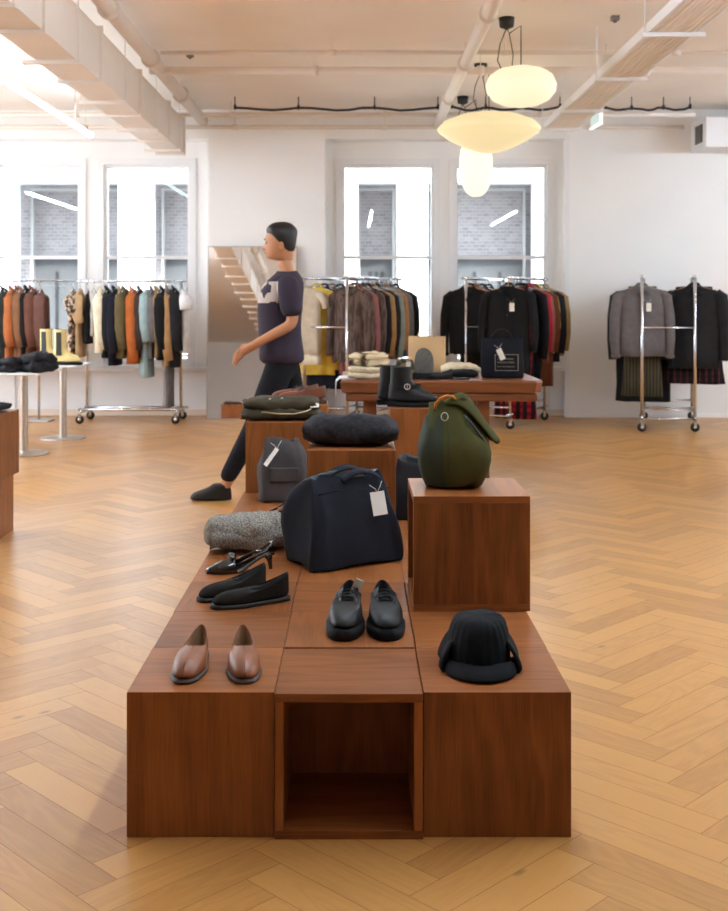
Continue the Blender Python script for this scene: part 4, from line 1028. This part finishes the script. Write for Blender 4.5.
RED = F('crimson', (168, 34, 48)); PNK = F('dusty_rose', (138, 88, 84)); MVB = F('mauve_brown', (112, 80, 72)); LBR = F('tan_brown', (130, 92, 66)); BRN = F('cocoa', (104, 68, 56)); ORG = F('orange_brown', (178, 108, 66)); KHK = F('khaki', (158, 130, 84)); LIL = F('pale_lilac', (206, 200, 210))
PRT = blotch('beige_print', (54, 48, 50), (208, 186, 160), 26, (120, 100, 92))
LTH = blotch('worn_leather', (70, 56, 50), (98, 80, 72), 12, (84, 68, 62), (2.5, 2.5, .6)); RPL = stripes('red_plaid', (150, 22, 34), (30, 18, 22), 13, 'X', True, (34, 14, 18)); DPL = stripes('dark_red_plaid', (32, 27, 31), (84, 42, 50), 16, 'X', True, (26, 22, 26), .7)
STR = stripes('olive_stripe', (58, 54, 44), (84, 77, 58), 30, 'X', False, None, .6)
# rack A: px centre, kind, material, W, L(to hem from rail), T, sleeve, name, label
gA = 'garments on the left window rack'
A = [(73, 'dress', PRT, .34, .80, .03, .2, 'dress', 'beige and black printed dress at the left end of the window rack'),
     (80, 'dress', F('sand', (196, 166, 128)), .30, .83, .03, .3, 'dress', 'sandy tan dress hanging left of the rack post'),
     (88, 'tank', BK, .38, .68, .032, 0, 'top', 'black sleeveless top hanging right at the left rack post'),
     (94, 'tank', WHT, .30, .60, .022, 0, 'top', 'narrow white vest between two black tops'),
     (101, 'jacket', CRM, .44, .78, .045, .58, 'blouse', 'cream blouse with full sleeves on the window rack'),
     (108, 'jacket', BK2, .44, .84, .040, .60, 'jacket', 'black jacket directly right of the cream blouse'),
     (115, 'jacket', NV, .44, .92, .040, .62, 'jacket', 'navy black jacket left of the olive jacket, longer than its neighbour'),
     (120, 'shirt', TANF, .42, .70, .022, .5, 'shirt', 'thin tan shirt pressed against the olive jacket'),
     (125, 'jacket', OLV, .44, .84, .050, .58, 'jacket', 'olive green jacket left of the rust garment'),
     (133, 'coat', RST, .44, .90, .050, .72, 'cardigan', 'rust orange cardigan with trailing sleeves'),
     (140, 'jacket', DBR, .44, .84, .035, .58, 'jacket', 'dark brown jacket right of the rust cardigan'),
     (147, 'dress', SKY, .42, 1.05, .045, .5, 'dress', 'long pale blue dress on the window rack'),
     (152, 'jacket', GRY, .42, .84, .03, .5, 'jacket', 'taupe grey jacket right of the blue dress'),
     (157, 'jacket', KHK, .42, .84, .04, .58, 'jacket', 'khaki jacket right of the blue dress'),
     (163, 'jacket', BK, .44, .86, .040, .58, 'jacket', 'black jacket between the khaki and camel garments'),
     (168, 'coat', TANF, .42, .92, .030, .7, 'coat', 'slim camel coat near the right end of the window rack'),
     (175, 'jacket', BK2, .44, .94, .045, .6, 'jacket', 'black jacket second from the right end of the window rack'),
     (183, 'tee', WHT, .44, .78, .045, 0, 'shirt', 'white short-sleeved shirt at the right end of the window rack')]
for i, (px, kd, m, W, L, T, sl, nm, lab) in enumerate(A):
    garment(nm, lab, gA, (wx(px, YA), YA, 1.54), R(97+random.uniform(-9, 9)), kd, m, W, L, T, sl, 11+i)
garment('trousers', 'long grey trousers hanging below the others on the window rack', gA, (wx(170, YA), YA+.0, 1.54), R(84), 'trousers', GRY, .3, 1.38, .05, 0, 77)
gB = 'garments on the stand at the left edge'
for i, (px, kd, m, L, T, nm, lab) in enumerate([(-30, 'jacket', BK, .9, .05, 'jacket', 'black jacket cut off by the left edge of the photo'), (-16, 'jacket', GRY, .9, .05, 'jacket', 'grey jacket cut off by the left edge of the photo'), (4, 'jacket', F('charcoal_green', (40, 42, 38)), .95, .055, 'coat', 'charcoal coat at the left edge of the photo'),
        (12, 'jacket', ORG, .92, .045, 'coat', 'orange brown coat second in view from the left'), (17, 'shirt', BRN, .86, .03, 'shirt', 'narrow brown shirt squeezed between two coats at left'), (21, 'jacket', LBR, .86, .045, 'jacket', 'mottled brown jacket at left'),
        (27, 'jacket', BK, .9, .04, 'jacket', 'black jacket left of the brick brown coat'), (33, 'coat', BRN, .80, .05, 'coat', 'wide cocoa brown coat beside the thin pole'), (41, 'dress', MVB, .78, .03, 'dress', 'mauve brown dress right of the thin pole')]):
    garment(nm, lab, gB, (wx(px, YB2), YB2, 1.545), R(102+random.uniform(-8, 8)), kd, m, .44, L, T, .56, 51+i)
def along(a, b, f): return (a[0]+(b[0]-a[0])*f, a[1]+(b[1]-a[1])*f)
def put(R_, side, f, z=1.56): 
    p = along(R_[0], R_[2], f) if side == 'L' else along(R_[1], R_[3], f); return (p[0], p[1], z)
def yawof(R_): d = (R_[2][0]-R_[0][0], R_[2][1]-R_[0][1]); return math.atan2(d[1], d[0])-PI/2
# rack 4 (right wall)
g4 = 'garments on the right wall rack'; y4 = yawof(R4)
def G4(side, f, kd, m, W, L, T, sl, nm, lab, **k): garment(nm, lab, g4, put(R4, side, f), y4+k.pop('dr', 0), kd, m, W, L, T, sl, int(f*100)+(3 if side == 'L' else 60), **k)
G4('L', .06, 'jacket', F('heather_grey', (104, 99, 100)), .47, .80, .06, .66, 'jacket', 'grey wool jacket with a white tag at the front of the right rack', det=True, tagc=True, dr=R(12))
G4('L', .22, 'skirt', STR, .46, 1.22, .05, 0, 'skirt', 'olive striped skirt hanging below the grey wool jacket', flare=.9)
G4('L', .34, 'jacket', BK, .5, .86, .06, .62, 'jacket', 'black jacket right behind the grey wool jacket', trim=None, dr=R(14))
G4('L', .48, 'coat', BK2, .56, 1.30, .06, .7, 'coat', 'long black coat behind the grey wool jacket, lowest hem')
G4('L', .62, 'jacket', DBR, .46, .8, .05, .6, 'jacket', 'dark brown jacket deep on the left rail of the right rack')
G4('L', .76, 'coat', BK, .5, 1.12, .06, .7, 'coat', 'black coat deepest on the left rail of the right rack')
G4('R', .07, 'jacket', F('black_wool', (34, 33, 35)), .50, .92, .07, .68, 'jacket', 'black wool jacket at the front of the right rail on the right rack', det=True, dr=R(-2))
G4('R', .20, 'skirt', DPL, .58, 1.09, .06, 0, 'skirt', 'dark red plaid skirt showing below the black wool jacket', flare=1.05)
G4('R', .33, 'jacket', BK, .5, .95, .06, .66, 'jacket', 'black jacket hanging second on the right rail')
G4('R', .47, 'coat', NV, .5, 1.05, .06, .7, 'coat', 'navy coat hanging midway on the right rail')
G4('R', .62, 'jacket', GRY, .46, .85, .05, .6, 'jacket', 'dark grey jacket deep on the right rail')
G4('R', .78, 'coat', BK2, .5, 1.05, .06, .7, 'coat', 'soft black coat deepest on the right rail')
# rack 3
g3 = 'garments on the rack behind the table at right'; y3 = yawof(R3)
def G3(side, f, kd, m, W, L, T, sl, nm, lab, **k): garment(nm, lab, g3, put(R3, side, f), y3+k.pop('dr', 0), kd, m, W, L, T, sl, int(f*100)+(7 if side == 'L' else 40), **k)
G3('L', .06, 'jacket', BK, .44, .80, .06, .66, 'jacket', 'black jacket facing forward at the left front of the rack behind the table', det=True, dr=R(6))
G3('L', .2, 'jacket', F('terracotta', (150, 92, 70)), .42, .7, .04, .5, 'shirt', 'terracotta shirt peeking out right behind the front black jacket')
G3('L', .38, 'coat', BK2, .46, .95, .05, .66, 'coat', 'soft black coat on the left rail behind the table')
G3('L', .55, 'coat', BK, .46, 1.0, .05, .66, 'coat', 'jet black coat deep on the left rail behind the table')
G3('R', -.05, 'shirt', BK, .46, 1.0, .05, .6, 'shirt', 'black top on a wooden hanger with a white tag', det=True, tagc=True, dr=R(12))
G3('R', .14, 'skirt', RPL, .46, 1.46, .06, 0, 'skirt', 'long red plaid skirt hanging low under the table edge', flare=1.05)
G3('R', .24, 'coat', F('deep_black', (20, 20, 23)), .48, 1.12, .06, .68, 'coat', 'deep black coat right of the tagged black top', dr=R(4))
G3('R', .34, 'jacket', BK2, .44, .95, .04, .6, 'jacket', 'soft black jacket behind the deep black coat')
G3('R', .46, 'jacket', RED, .44, .86, .04, .6, 'jacket', 'crimson red jacket on the rack behind the table')
G3('R', .54, 'shirt', PNK, .44, .90, .03, .62, 'shirt', 'dusty rose shirt beside the crimson jacket')
G3('R', .64, 'coat', F('chestnut', (104, 60, 36)), .46, 1.15, .05, .62, 'coat', 'long chestnut brown coat on the rack behind the table')
G3('R', .74, 'jacket', YLW, .42, .8, .03, .5, 'shirt', 'pale yellow shirt beside the chestnut coat')
G3('R', .84, 'jacket', NV, .46, .90, .05, .64, 'jacket', 'dark navy jacket second from the wall end behind the table')
G3('R', .97, 'jacket', KHK, .46, .84, .05, .62, 'jacket', 'sandy khaki jacket nearest the wall end behind the table')
# rack 2
g2 = 'garments on the rack behind the table at left'; y2 = yawof(R2)
def G2(side, f, kd, m, W, L, T, sl, nm, lab, **k): garment(nm, lab, g2, put(R2, side, f), y2+k.pop('dr', 0), kd, m, W, L, T, sl, int(f*100)+(9 if side == 'L' else 45), **k)
G2('L', .02, 'tee', F('oatmeal', (198, 184, 164)), .34, .80, .05, 0, 'shirt', 'oatmeal short-sleeved shirt just right of the walking person', hem=(.79, .90, CRM), dr=R(16))
G2('L', .22, 'shirt', YLW, .42, 1.02, .03, .80, 'shirt', 'yellow shirt with a long sleeve showing beside the oatmeal shirt', dr=R(8))
G2('L', .34, 'coat', NV, .4, 1.15, .05, .7, 'coat', 'dark navy coat below the oatmeal shirt')
G2('L', .48, 'jacket', GRY, .44, .8, .05, .6, 'jacket', 'grey jacket on the left rail of the rack near the person')
G2('L', .64, 'coat', BK, .44, 1.2, .05, .7, 'coat', 'long black coat deep on the left rail near the person')
G2('R', .07, 'jacket', LTH, .40, .86, .07, .64, 'jacket', 'worn brown leather jacket hanging foremost behind the table', det=True, dr=R(-8))
G2('R', .17, 'shirt', PNK, .40, 1.0, .03, .72, 'shirt', 'dusty pink shirt peeking out below the leather jacket', dr=R(4))
G2('R', .26, 'jacket', LTH, .42, .85, .06, .62, 'jacket', 'second worn brown leather jacket, right behind the first')
G2('R', .35, 'jacket', BK, .46, .86, .04, .62, 'jacket', 'black jacket right of the leather jackets')
G2('R', .44, 'jacket', F('ochre', (150, 112, 66)), .46, .86, .04, .66, 'jacket', 'ochre brown jacket right of the leather jackets')
G2('R', .53, 'jacket', BK2, .46, .84, .04, .6, 'jacket', 'soft black jacket between the ochre and sage garments')
G2('R', .62, 'shirt', F('sage', (126, 136, 128)), .46, .86, .04, .68, 'shirt', 'sage grey shirt towards the right of the rack')
G2('R', .71, 'jacket', F('caramel', (162, 116, 76)), .46, .84, .04, .6, 'jacket', 'caramel jacket third from the right of the rack')
G2('R', .81, 'jacket', GRY, .46, .84, .04, .6, 'jacket', 'mid grey jacket second from the right of the rack')
G2('R', .93, 'jacket', BK, .46, .84, .05, .55, 'jacket', 'black jacket at the far right end of the left rack', dr=R(-4))

# ================================================================== PERSON (walking left, facing -X)
def skin_obj(name, joints, edges, mat, parent, sub=2, root=0):
    me = bpy.data.meshes.new(name); me.from_pydata([j[0] for j in joints], edges, []); me.update()
    o = bpy.data.objects.new(name, me); COL.objects.link(o); o.parent = parent
    sk = o.modifiers.new('skin', 'SKIN'); sk.use_smooth_shade = True; sk.branch_smoothing = .6
    if not me.skin_vertices: me.skin_vertices.new(name='s') if hasattr(me.skin_vertices, 'new') else None
    return o, sk
def skinned(name, joints, edges, mat, parent, sub=2, root=0):
    import bmesh
    bm = bmesh.new(); lay = bm.verts.layers.skin.verify()
    vs = []
    for k, (p, r_) in enumerate(joints):
        v = bm.verts.new(p); v[lay].radius = r_ if isinstance(r_, tuple) else (r_, r_); v[lay].use_root = (k == root); vs.append(v)
    for a, b in edges: bm.edges.new((vs[a], vs[b]))
    me = bpy.data.meshes.new(name); bm.to_mesh(me); bm.free(); me.materials.append(mat)
    o = bpy.data.objects.new(name, me); COL.objects.link(o); o.parent = parent
    sk = o.modifiers.new('skin', 'SKIN'); sk.use_smooth_shade = True; sk.branch_smoothing = .7
    s_ = o.modifiers.new('sub', 'SUBSURF'); s_.levels = sub; s_.render_levels = sub
    return o
def person():
    skin = pmat('skin', (190, 130, 92), .55, nscale=8, namt=.06); hairm = pmat('black_hair', (24, 20, 20), .5, nscale=60, namt=.4, bump=.5, bscale=120, stretch=(1, 1, .3))
    t = thing('person', 'person in a dark purple T-shirt with a white print and black trousers, walking left', 'person', (-.50, 7.55, 0))
    # joints relative, x forward = -X
    J = {}; J['pelvis'] = ((.02, 0, .98), (.10, .08)); J['waist'] = ((.0, 0, 1.10), (.125, .09)); J['chest'] = ((.015, 0, 1.30), (.14, .10)); J['ribs'] = ((.04, 0, 1.42), (.13, .085)); J['neckb'] = ((.055, 0, 1.50), .06); J['neck'] = ((.035, 0, 1.555), .052); J['skull'] = ((.02, 0, 1.60), .05)
    names = list(J); 
    def chain(*ks): return ks
    add = lambda k, p, r_: J.__setitem__(k, (p, r_))
    for s_, n_ in ((-1, 'l'), (1, 'r')):
        add('sh'+n_, (.055, s_*.165, 1.44), .062)
    # near (left, -Y) arm: elbow back, forearm reaching forward
    add('ell', (.10, -.215, 1.165), .043); add('wrl', (-.155, -.19, 1.03), .029); add('pal', (-.215, -.185, .995), (.034, .018))
    add('elr', (.02, .235, 1.15), .043); add('wrr', (-.20, .20, 1.00), .029); add('par', (-.255, .19, .965), (.034, .018))
    # legs: left (near) forward, right behind
    add('hil', (.01, -.085, .88), .075); add('knl', (-.15, -.10, .50), .055); add('anl', (-.34, -.10, .125), .040); add('ftl', (-.375, -.10, .06), (.035, .03))
    add('hir', (.03, .085, .88), .075); add('knr', (.10, .10, .50), .055); add('anr', (.36, .10, .17), .040); add('ftr', (.35, .10, .10), (.035, .03))
    E = [('pelvis', 'waist'), ('waist', 'chest'), ('chest', 'ribs'), ('ribs', 'neckb'), ('neckb', 'neck'), ('neck', 'skull'), ('ribs', 'shl'), ('ribs', 'shr'), ('shl', 'ell'), ('ell', 'wrl'), ('wrl', 'pal'), ('shr', 'elr'), ('elr', 'wrr'), ('wrr', 'par'),
         ('pelvis', 'hil'), ('hil', 'knl'), ('knl', 'anl'), ('anl', 'ftl'), ('pelvis', 'hir'), ('hir', 'knr'), ('knr', 'anr'), ('anr', 'ftr')]
    ks = list(J); js = [J[k] for k in ks]
    # fingers rooted in the palms
    for hn, sy in (('l', -1), ('r', 1)):
        c = Vector(J['pa'+hn][0]); d = (c-Vector(J['wr'+hn][0])).normalized(); pi = ks.index('pa'+hn)
        for q in range(4):
            off = Vector((0, 0, .024-.016*q)); ln = (.034, .038, .036, .028)[q]
            a0 = c+d*.030+off; a1 = a0+d*ln+Vector((0, 0, -.004)); a2 = a1+d*ln*.6+Vector((.004, -sy*.012, -.010)); a3 = a2+d*ln*.3+Vector((.006, -sy*.014, -.014))
            i0 = len(js); js += [(tuple(a0), .0105), (tuple(a1), .0095), (tuple(a2), .0085), (tuple(a3), .0075)]; ks += ['f']*4
            E += [(pi, i0), (i0, i0+1), (i0+1, i0+2), (i0+2, i0+3)]
        b0 = c-d*.01+Vector((0, -sy*.018, .024)); b1 = b0+d*.03+Vector((0, -sy*.012, .012)); b2 = b1+d*.026+Vector((0, -sy*.004, .002)); i0 = len(js)
        js += [(tuple(b0), .013), (tuple(b1), .0105), (tuple(b2), .009)]; ks += ['f']*3; E += [(pi, i0), (i0, i0+1), (i0+1, i0+2)]
    E2 = [(ks.index(a), ks.index(b)) if isinstance(a, str) else (a, b) for a, b in E]
    skinned('body', js, E2, skin, t, 2, 0)
    # head: shaped loft, facing -X
    hd = MB(); rings = []
    prof = [(1.580, .050, .045, .038, 0), (1.594, .078, .052, .004, 0), (1.606, .090, .058, -.002, 0), (1.622, .092, .062, -.002, .002), (1.632, .092, .065, -.003, .007), (1.639, .092, .066, -.003, .003), (1.646, .093, .067, -.003, .006),
            (1.655, .094, .068, -.003, .004), (1.664, .095, .070, -.002, .026), (1.675, .096, .071, -.002, .022), (1.688, .097, .073, -.001, .012), (1.702, .098, .075, .0, .002), (1.716, .100, .076, .0, .004), (1.735, .102, .077, .001, .002), (1.765, .098, .074, .004, 0), (1.79, .082, .062, .006, 0), (1.808, .05, .04, .008, 0), (1.815, .012, .01, .008, 0)]
    for z, a, b, ox, nose in prof:
        rg = []
        for k in range(48):
            an = 2*PI*k/48; x = math.cos(an)*a; y = math.sin(an)*b; f_ = max(0, -math.cos(an))
            rg.append(Vector((ox+x-nose*f_**(22 if nose > .01 else 8), y, z)))
        rings.append(rg)
    head = hd.loft(rings).build('head', skin, t, sub=1)
    MB().lathe([(0, -.010), (.009, -.006), (.011, 0), (.009, .006), (0, .010)], 12, (-.086, -.030, 1.70), axis='X').lathe([(0, -.010), (.009, -.006), (.011, 0), (.009, .006), (0, .010)], 12, (-.086, .030, 1.70), axis='X').build('eye', pmat('eye_dark', (40, 30, 28), .3, nscale=10), head)
    MB().tube([(-.093, -.022, 1.634), (-.100, 0, 1.637), (-.093, .022, 1.634)], .0045, 8).build('mouth', pmat('lips', (150, 84, 78), .5, nscale=10), head)
    MB().tube([(-.096, -.045, 1.722), (-.103, -.028, 1.728), (-.104, -.014, 1.724)], .0035, 6).tube([(-.096, .045, 1.722), (-.103, .028, 1.728), (-.104, .014, 1.724)], .0035, 6).build('eyebrow', hairm, head)
    for s_ in (-1, 1): MB().loft([[Vector((.012+.018*math.cos(2*PI*k/14)*c, s_*(.072+o), 1.675+.031*math.sin(2*PI*k/14)*c)) for k in range(14)] for o, c in ((0, .6), (.010, 1), (.014, .8), (.008, .3))]).build('ear', skin, head)
    hr = MB(); rings = []
    for z, a, b, ox in [(1.635, .045, .055, .050), (1.68, .062, .078, .046), (1.715, .082, .085, .030), (1.745, .096, .088, .022), (1.775, .108, .088, .012), (1.80, .102, .080, .008), (1.822, .080, .062, .006), (1.838, .045, .035, .008), (1.842, .01, .01, .008)]:
        rings.append([Vector((ox+math.cos(2*PI*k/36)*a, math.sin(2*PI*k/36)*b, z)) for k in range(36)])
    hr.loft(rings).warp(.008, 22, 3).build('hair', hairm, head, sub=1)
    # T-shirt with print
    m, nt, p = newmat('purple_tshirt'); L = nt.links.new
    tc = N(nt, 'ShaderNodeTexCoord'); sp = N(nt, 'ShaderNodeSeparateXYZ'); L(tc.outputs['Object'], sp.inputs[0]); no = N(nt, 'ShaderNodeTexNoise'); no.inputs['Scale'].default_value = 9; L(tc.outputs['Object'], no.inputs['Vector'])
    def mr(sock, a, b):
        g_ = N(nt, 'ShaderNodeMath', operation='GREATER_THAN'); L(sock, g_.inputs[0]); g_.inputs[1].default_value = a
        l_ = N(nt, 'ShaderNodeMath', operation='LESS_THAN'); L(sock, l_.inputs[0]); l_.inputs[1].default_value = b
        q = N(nt, 'ShaderNodeMath', operation='MULTIPLY'); L(g_.outputs[0], q.inputs[0]); L(l_.outputs[0], q.inputs[1]); return q
    q1 = mr(sp.outputs['Z'], 1.30, 1.44); q2 = mr(sp.outputs['X'], -.4, .0); q3 = mr(no.outputs['Fac'], .38, 1.0)
    a1 = N(nt, 'ShaderNodeMath', operation='MULTIPLY'); L(q1.outputs[0], a1.inputs[0]); L(q2.outputs[0], a1.inputs[1])
    a2 = N(nt, 'ShaderNodeMath', operation='MULTIPLY'); L(a1.outputs[0], a2.inputs[0]); L(q3.outputs[0], a2.inputs[1])
    mx = N(nt, 'ShaderNodeMix', data_type='RGBA'); L(a2.outputs[0], mx.inputs[0]); mx.inputs[6].default_value = srgb(46, 36, 52); mx.inputs[7].default_value = srgb(186, 174, 168); L(mx.outputs[2], p.inputs['Base Color']); p.inputs['Roughness'].default_value = .9
    rings = []
    for z, a, b, ox in [(.88, .150, .185, .015), (.96, .150, .185, .012), (1.05, .145, .18, .004), (1.15, .142, .178, -.004), (1.25, .148, .185, -.006), (1.34, .150, .195, .002), (1.41, .140, .205, .018), (1.455, .118, .195, .035), (1.485, .090, .15, .045), (1.505, .072, .09, .047), (1.515, .066, .07, .046)]:
        rings.append([v for v in sring(ox, 0, z, a, b, 40, 2.3)])
    sh = MB().loft(rings, True, False).warp(.010, 7, 4, (1, 1, .6)).build('tshirt', m, t, sub=1)
    pl = F('purple', (58, 46, 68))
    MB().tube([(.05, -.13, 1.435), (.06, -.185, 1.42), (.085, -.215, 1.31), (.10, -.225, 1.20)], [.075, .078, .075, .074], 18).warp(.006, 10, 2).build('sleeve', m, sh, sub=1)
    MB().tube([(.05, .13, 1.435), (.06, .185, 1.42), (.04, .225, 1.31), (.025, .235, 1.20)], [.075, .078, .075, .074], 18).warp(.006, 10, 2).build('sleeve', m, sh, sub=1)
    tr_ = F('trouser_black', (26, 25, 29))
    pj = [((.015, 0, .97), (.125, .105)), ((.005, -.085, .86), .115), ((-.15, -.10, .50), .080), ((-.36, -.10, .115), .056), ((.035, .085, .86), .115), ((.10, .10, .50), .080), ((.345, .10, .19), .060), ((.01, 0, 1.08), .10)]
    skinned('trousers', pj, [(0, 1), (1, 2), (2, 3), (0, 4), (4, 5), (5, 6), (0, 7)], tr_, t, 2, 0)
    # shoes
    def pshoe(x, y, z, ry):
        mat4 = Matrix.Translation((x, y, z)) @ Matrix.Rotation(ry, 4, 'Y') @ Matrix.Rotation(-PI/2, 4, 'Z'); n = 32
        def rg(zz, y0, y1, w): return [mat4 @ Vector((math.sin(2*PI*k/n)*w, (y0+y1)/2-math.cos(2*PI*k/n)*(y1-y0)/2, zz)) for k in range(n)]
        s_ = MB().loft([rg(0, -.19, .08, .044), rg(.012, -.195, .085, .05), rg(.03, -.19, .083, .049), rg(.05, -.175, .082, .045), rg(.07, -.12, .08, .042), rg(.09, -.06, .075, .040), rg(.115, -.045, .06, .038)]).build('shoe', blk, t, sub=1)
    pshoe(-.395, -.10, .0, 0); pshoe(.385, .10, .055, R(-24))
    return t
person()

# ================================================================== LIGHT
w = bpy.data.worlds.new('world'); scene.world = w; w.use_nodes = True; wn = w.node_tree
bg = wn.nodes['Background']; bg.inputs[0].default_value = (.86, .93, 1.0, 1); bg.inputs[1].default_value = 7.0
sun = bpy.data.lights.new('sun', 'SUN'); sun.energy = 15.0; sun.angle = R(12); sun.color = (1, .98, .95); so = bpy.data.objects.new('sun', sun); COL.objects.link(so); so.rotation_euler = (R(38), 0, R(10))
scene.view_settings.view_transform = 'Standard'; scene.view_settings.look = 'None'; scene.view_settings.exposure = 0.38; scene.view_settings.gamma = 1; scene.view_settings.use_curve_mapping = False
scene.cycles.max_bounces = 10; scene.cycles.diffuse_bounces = 6
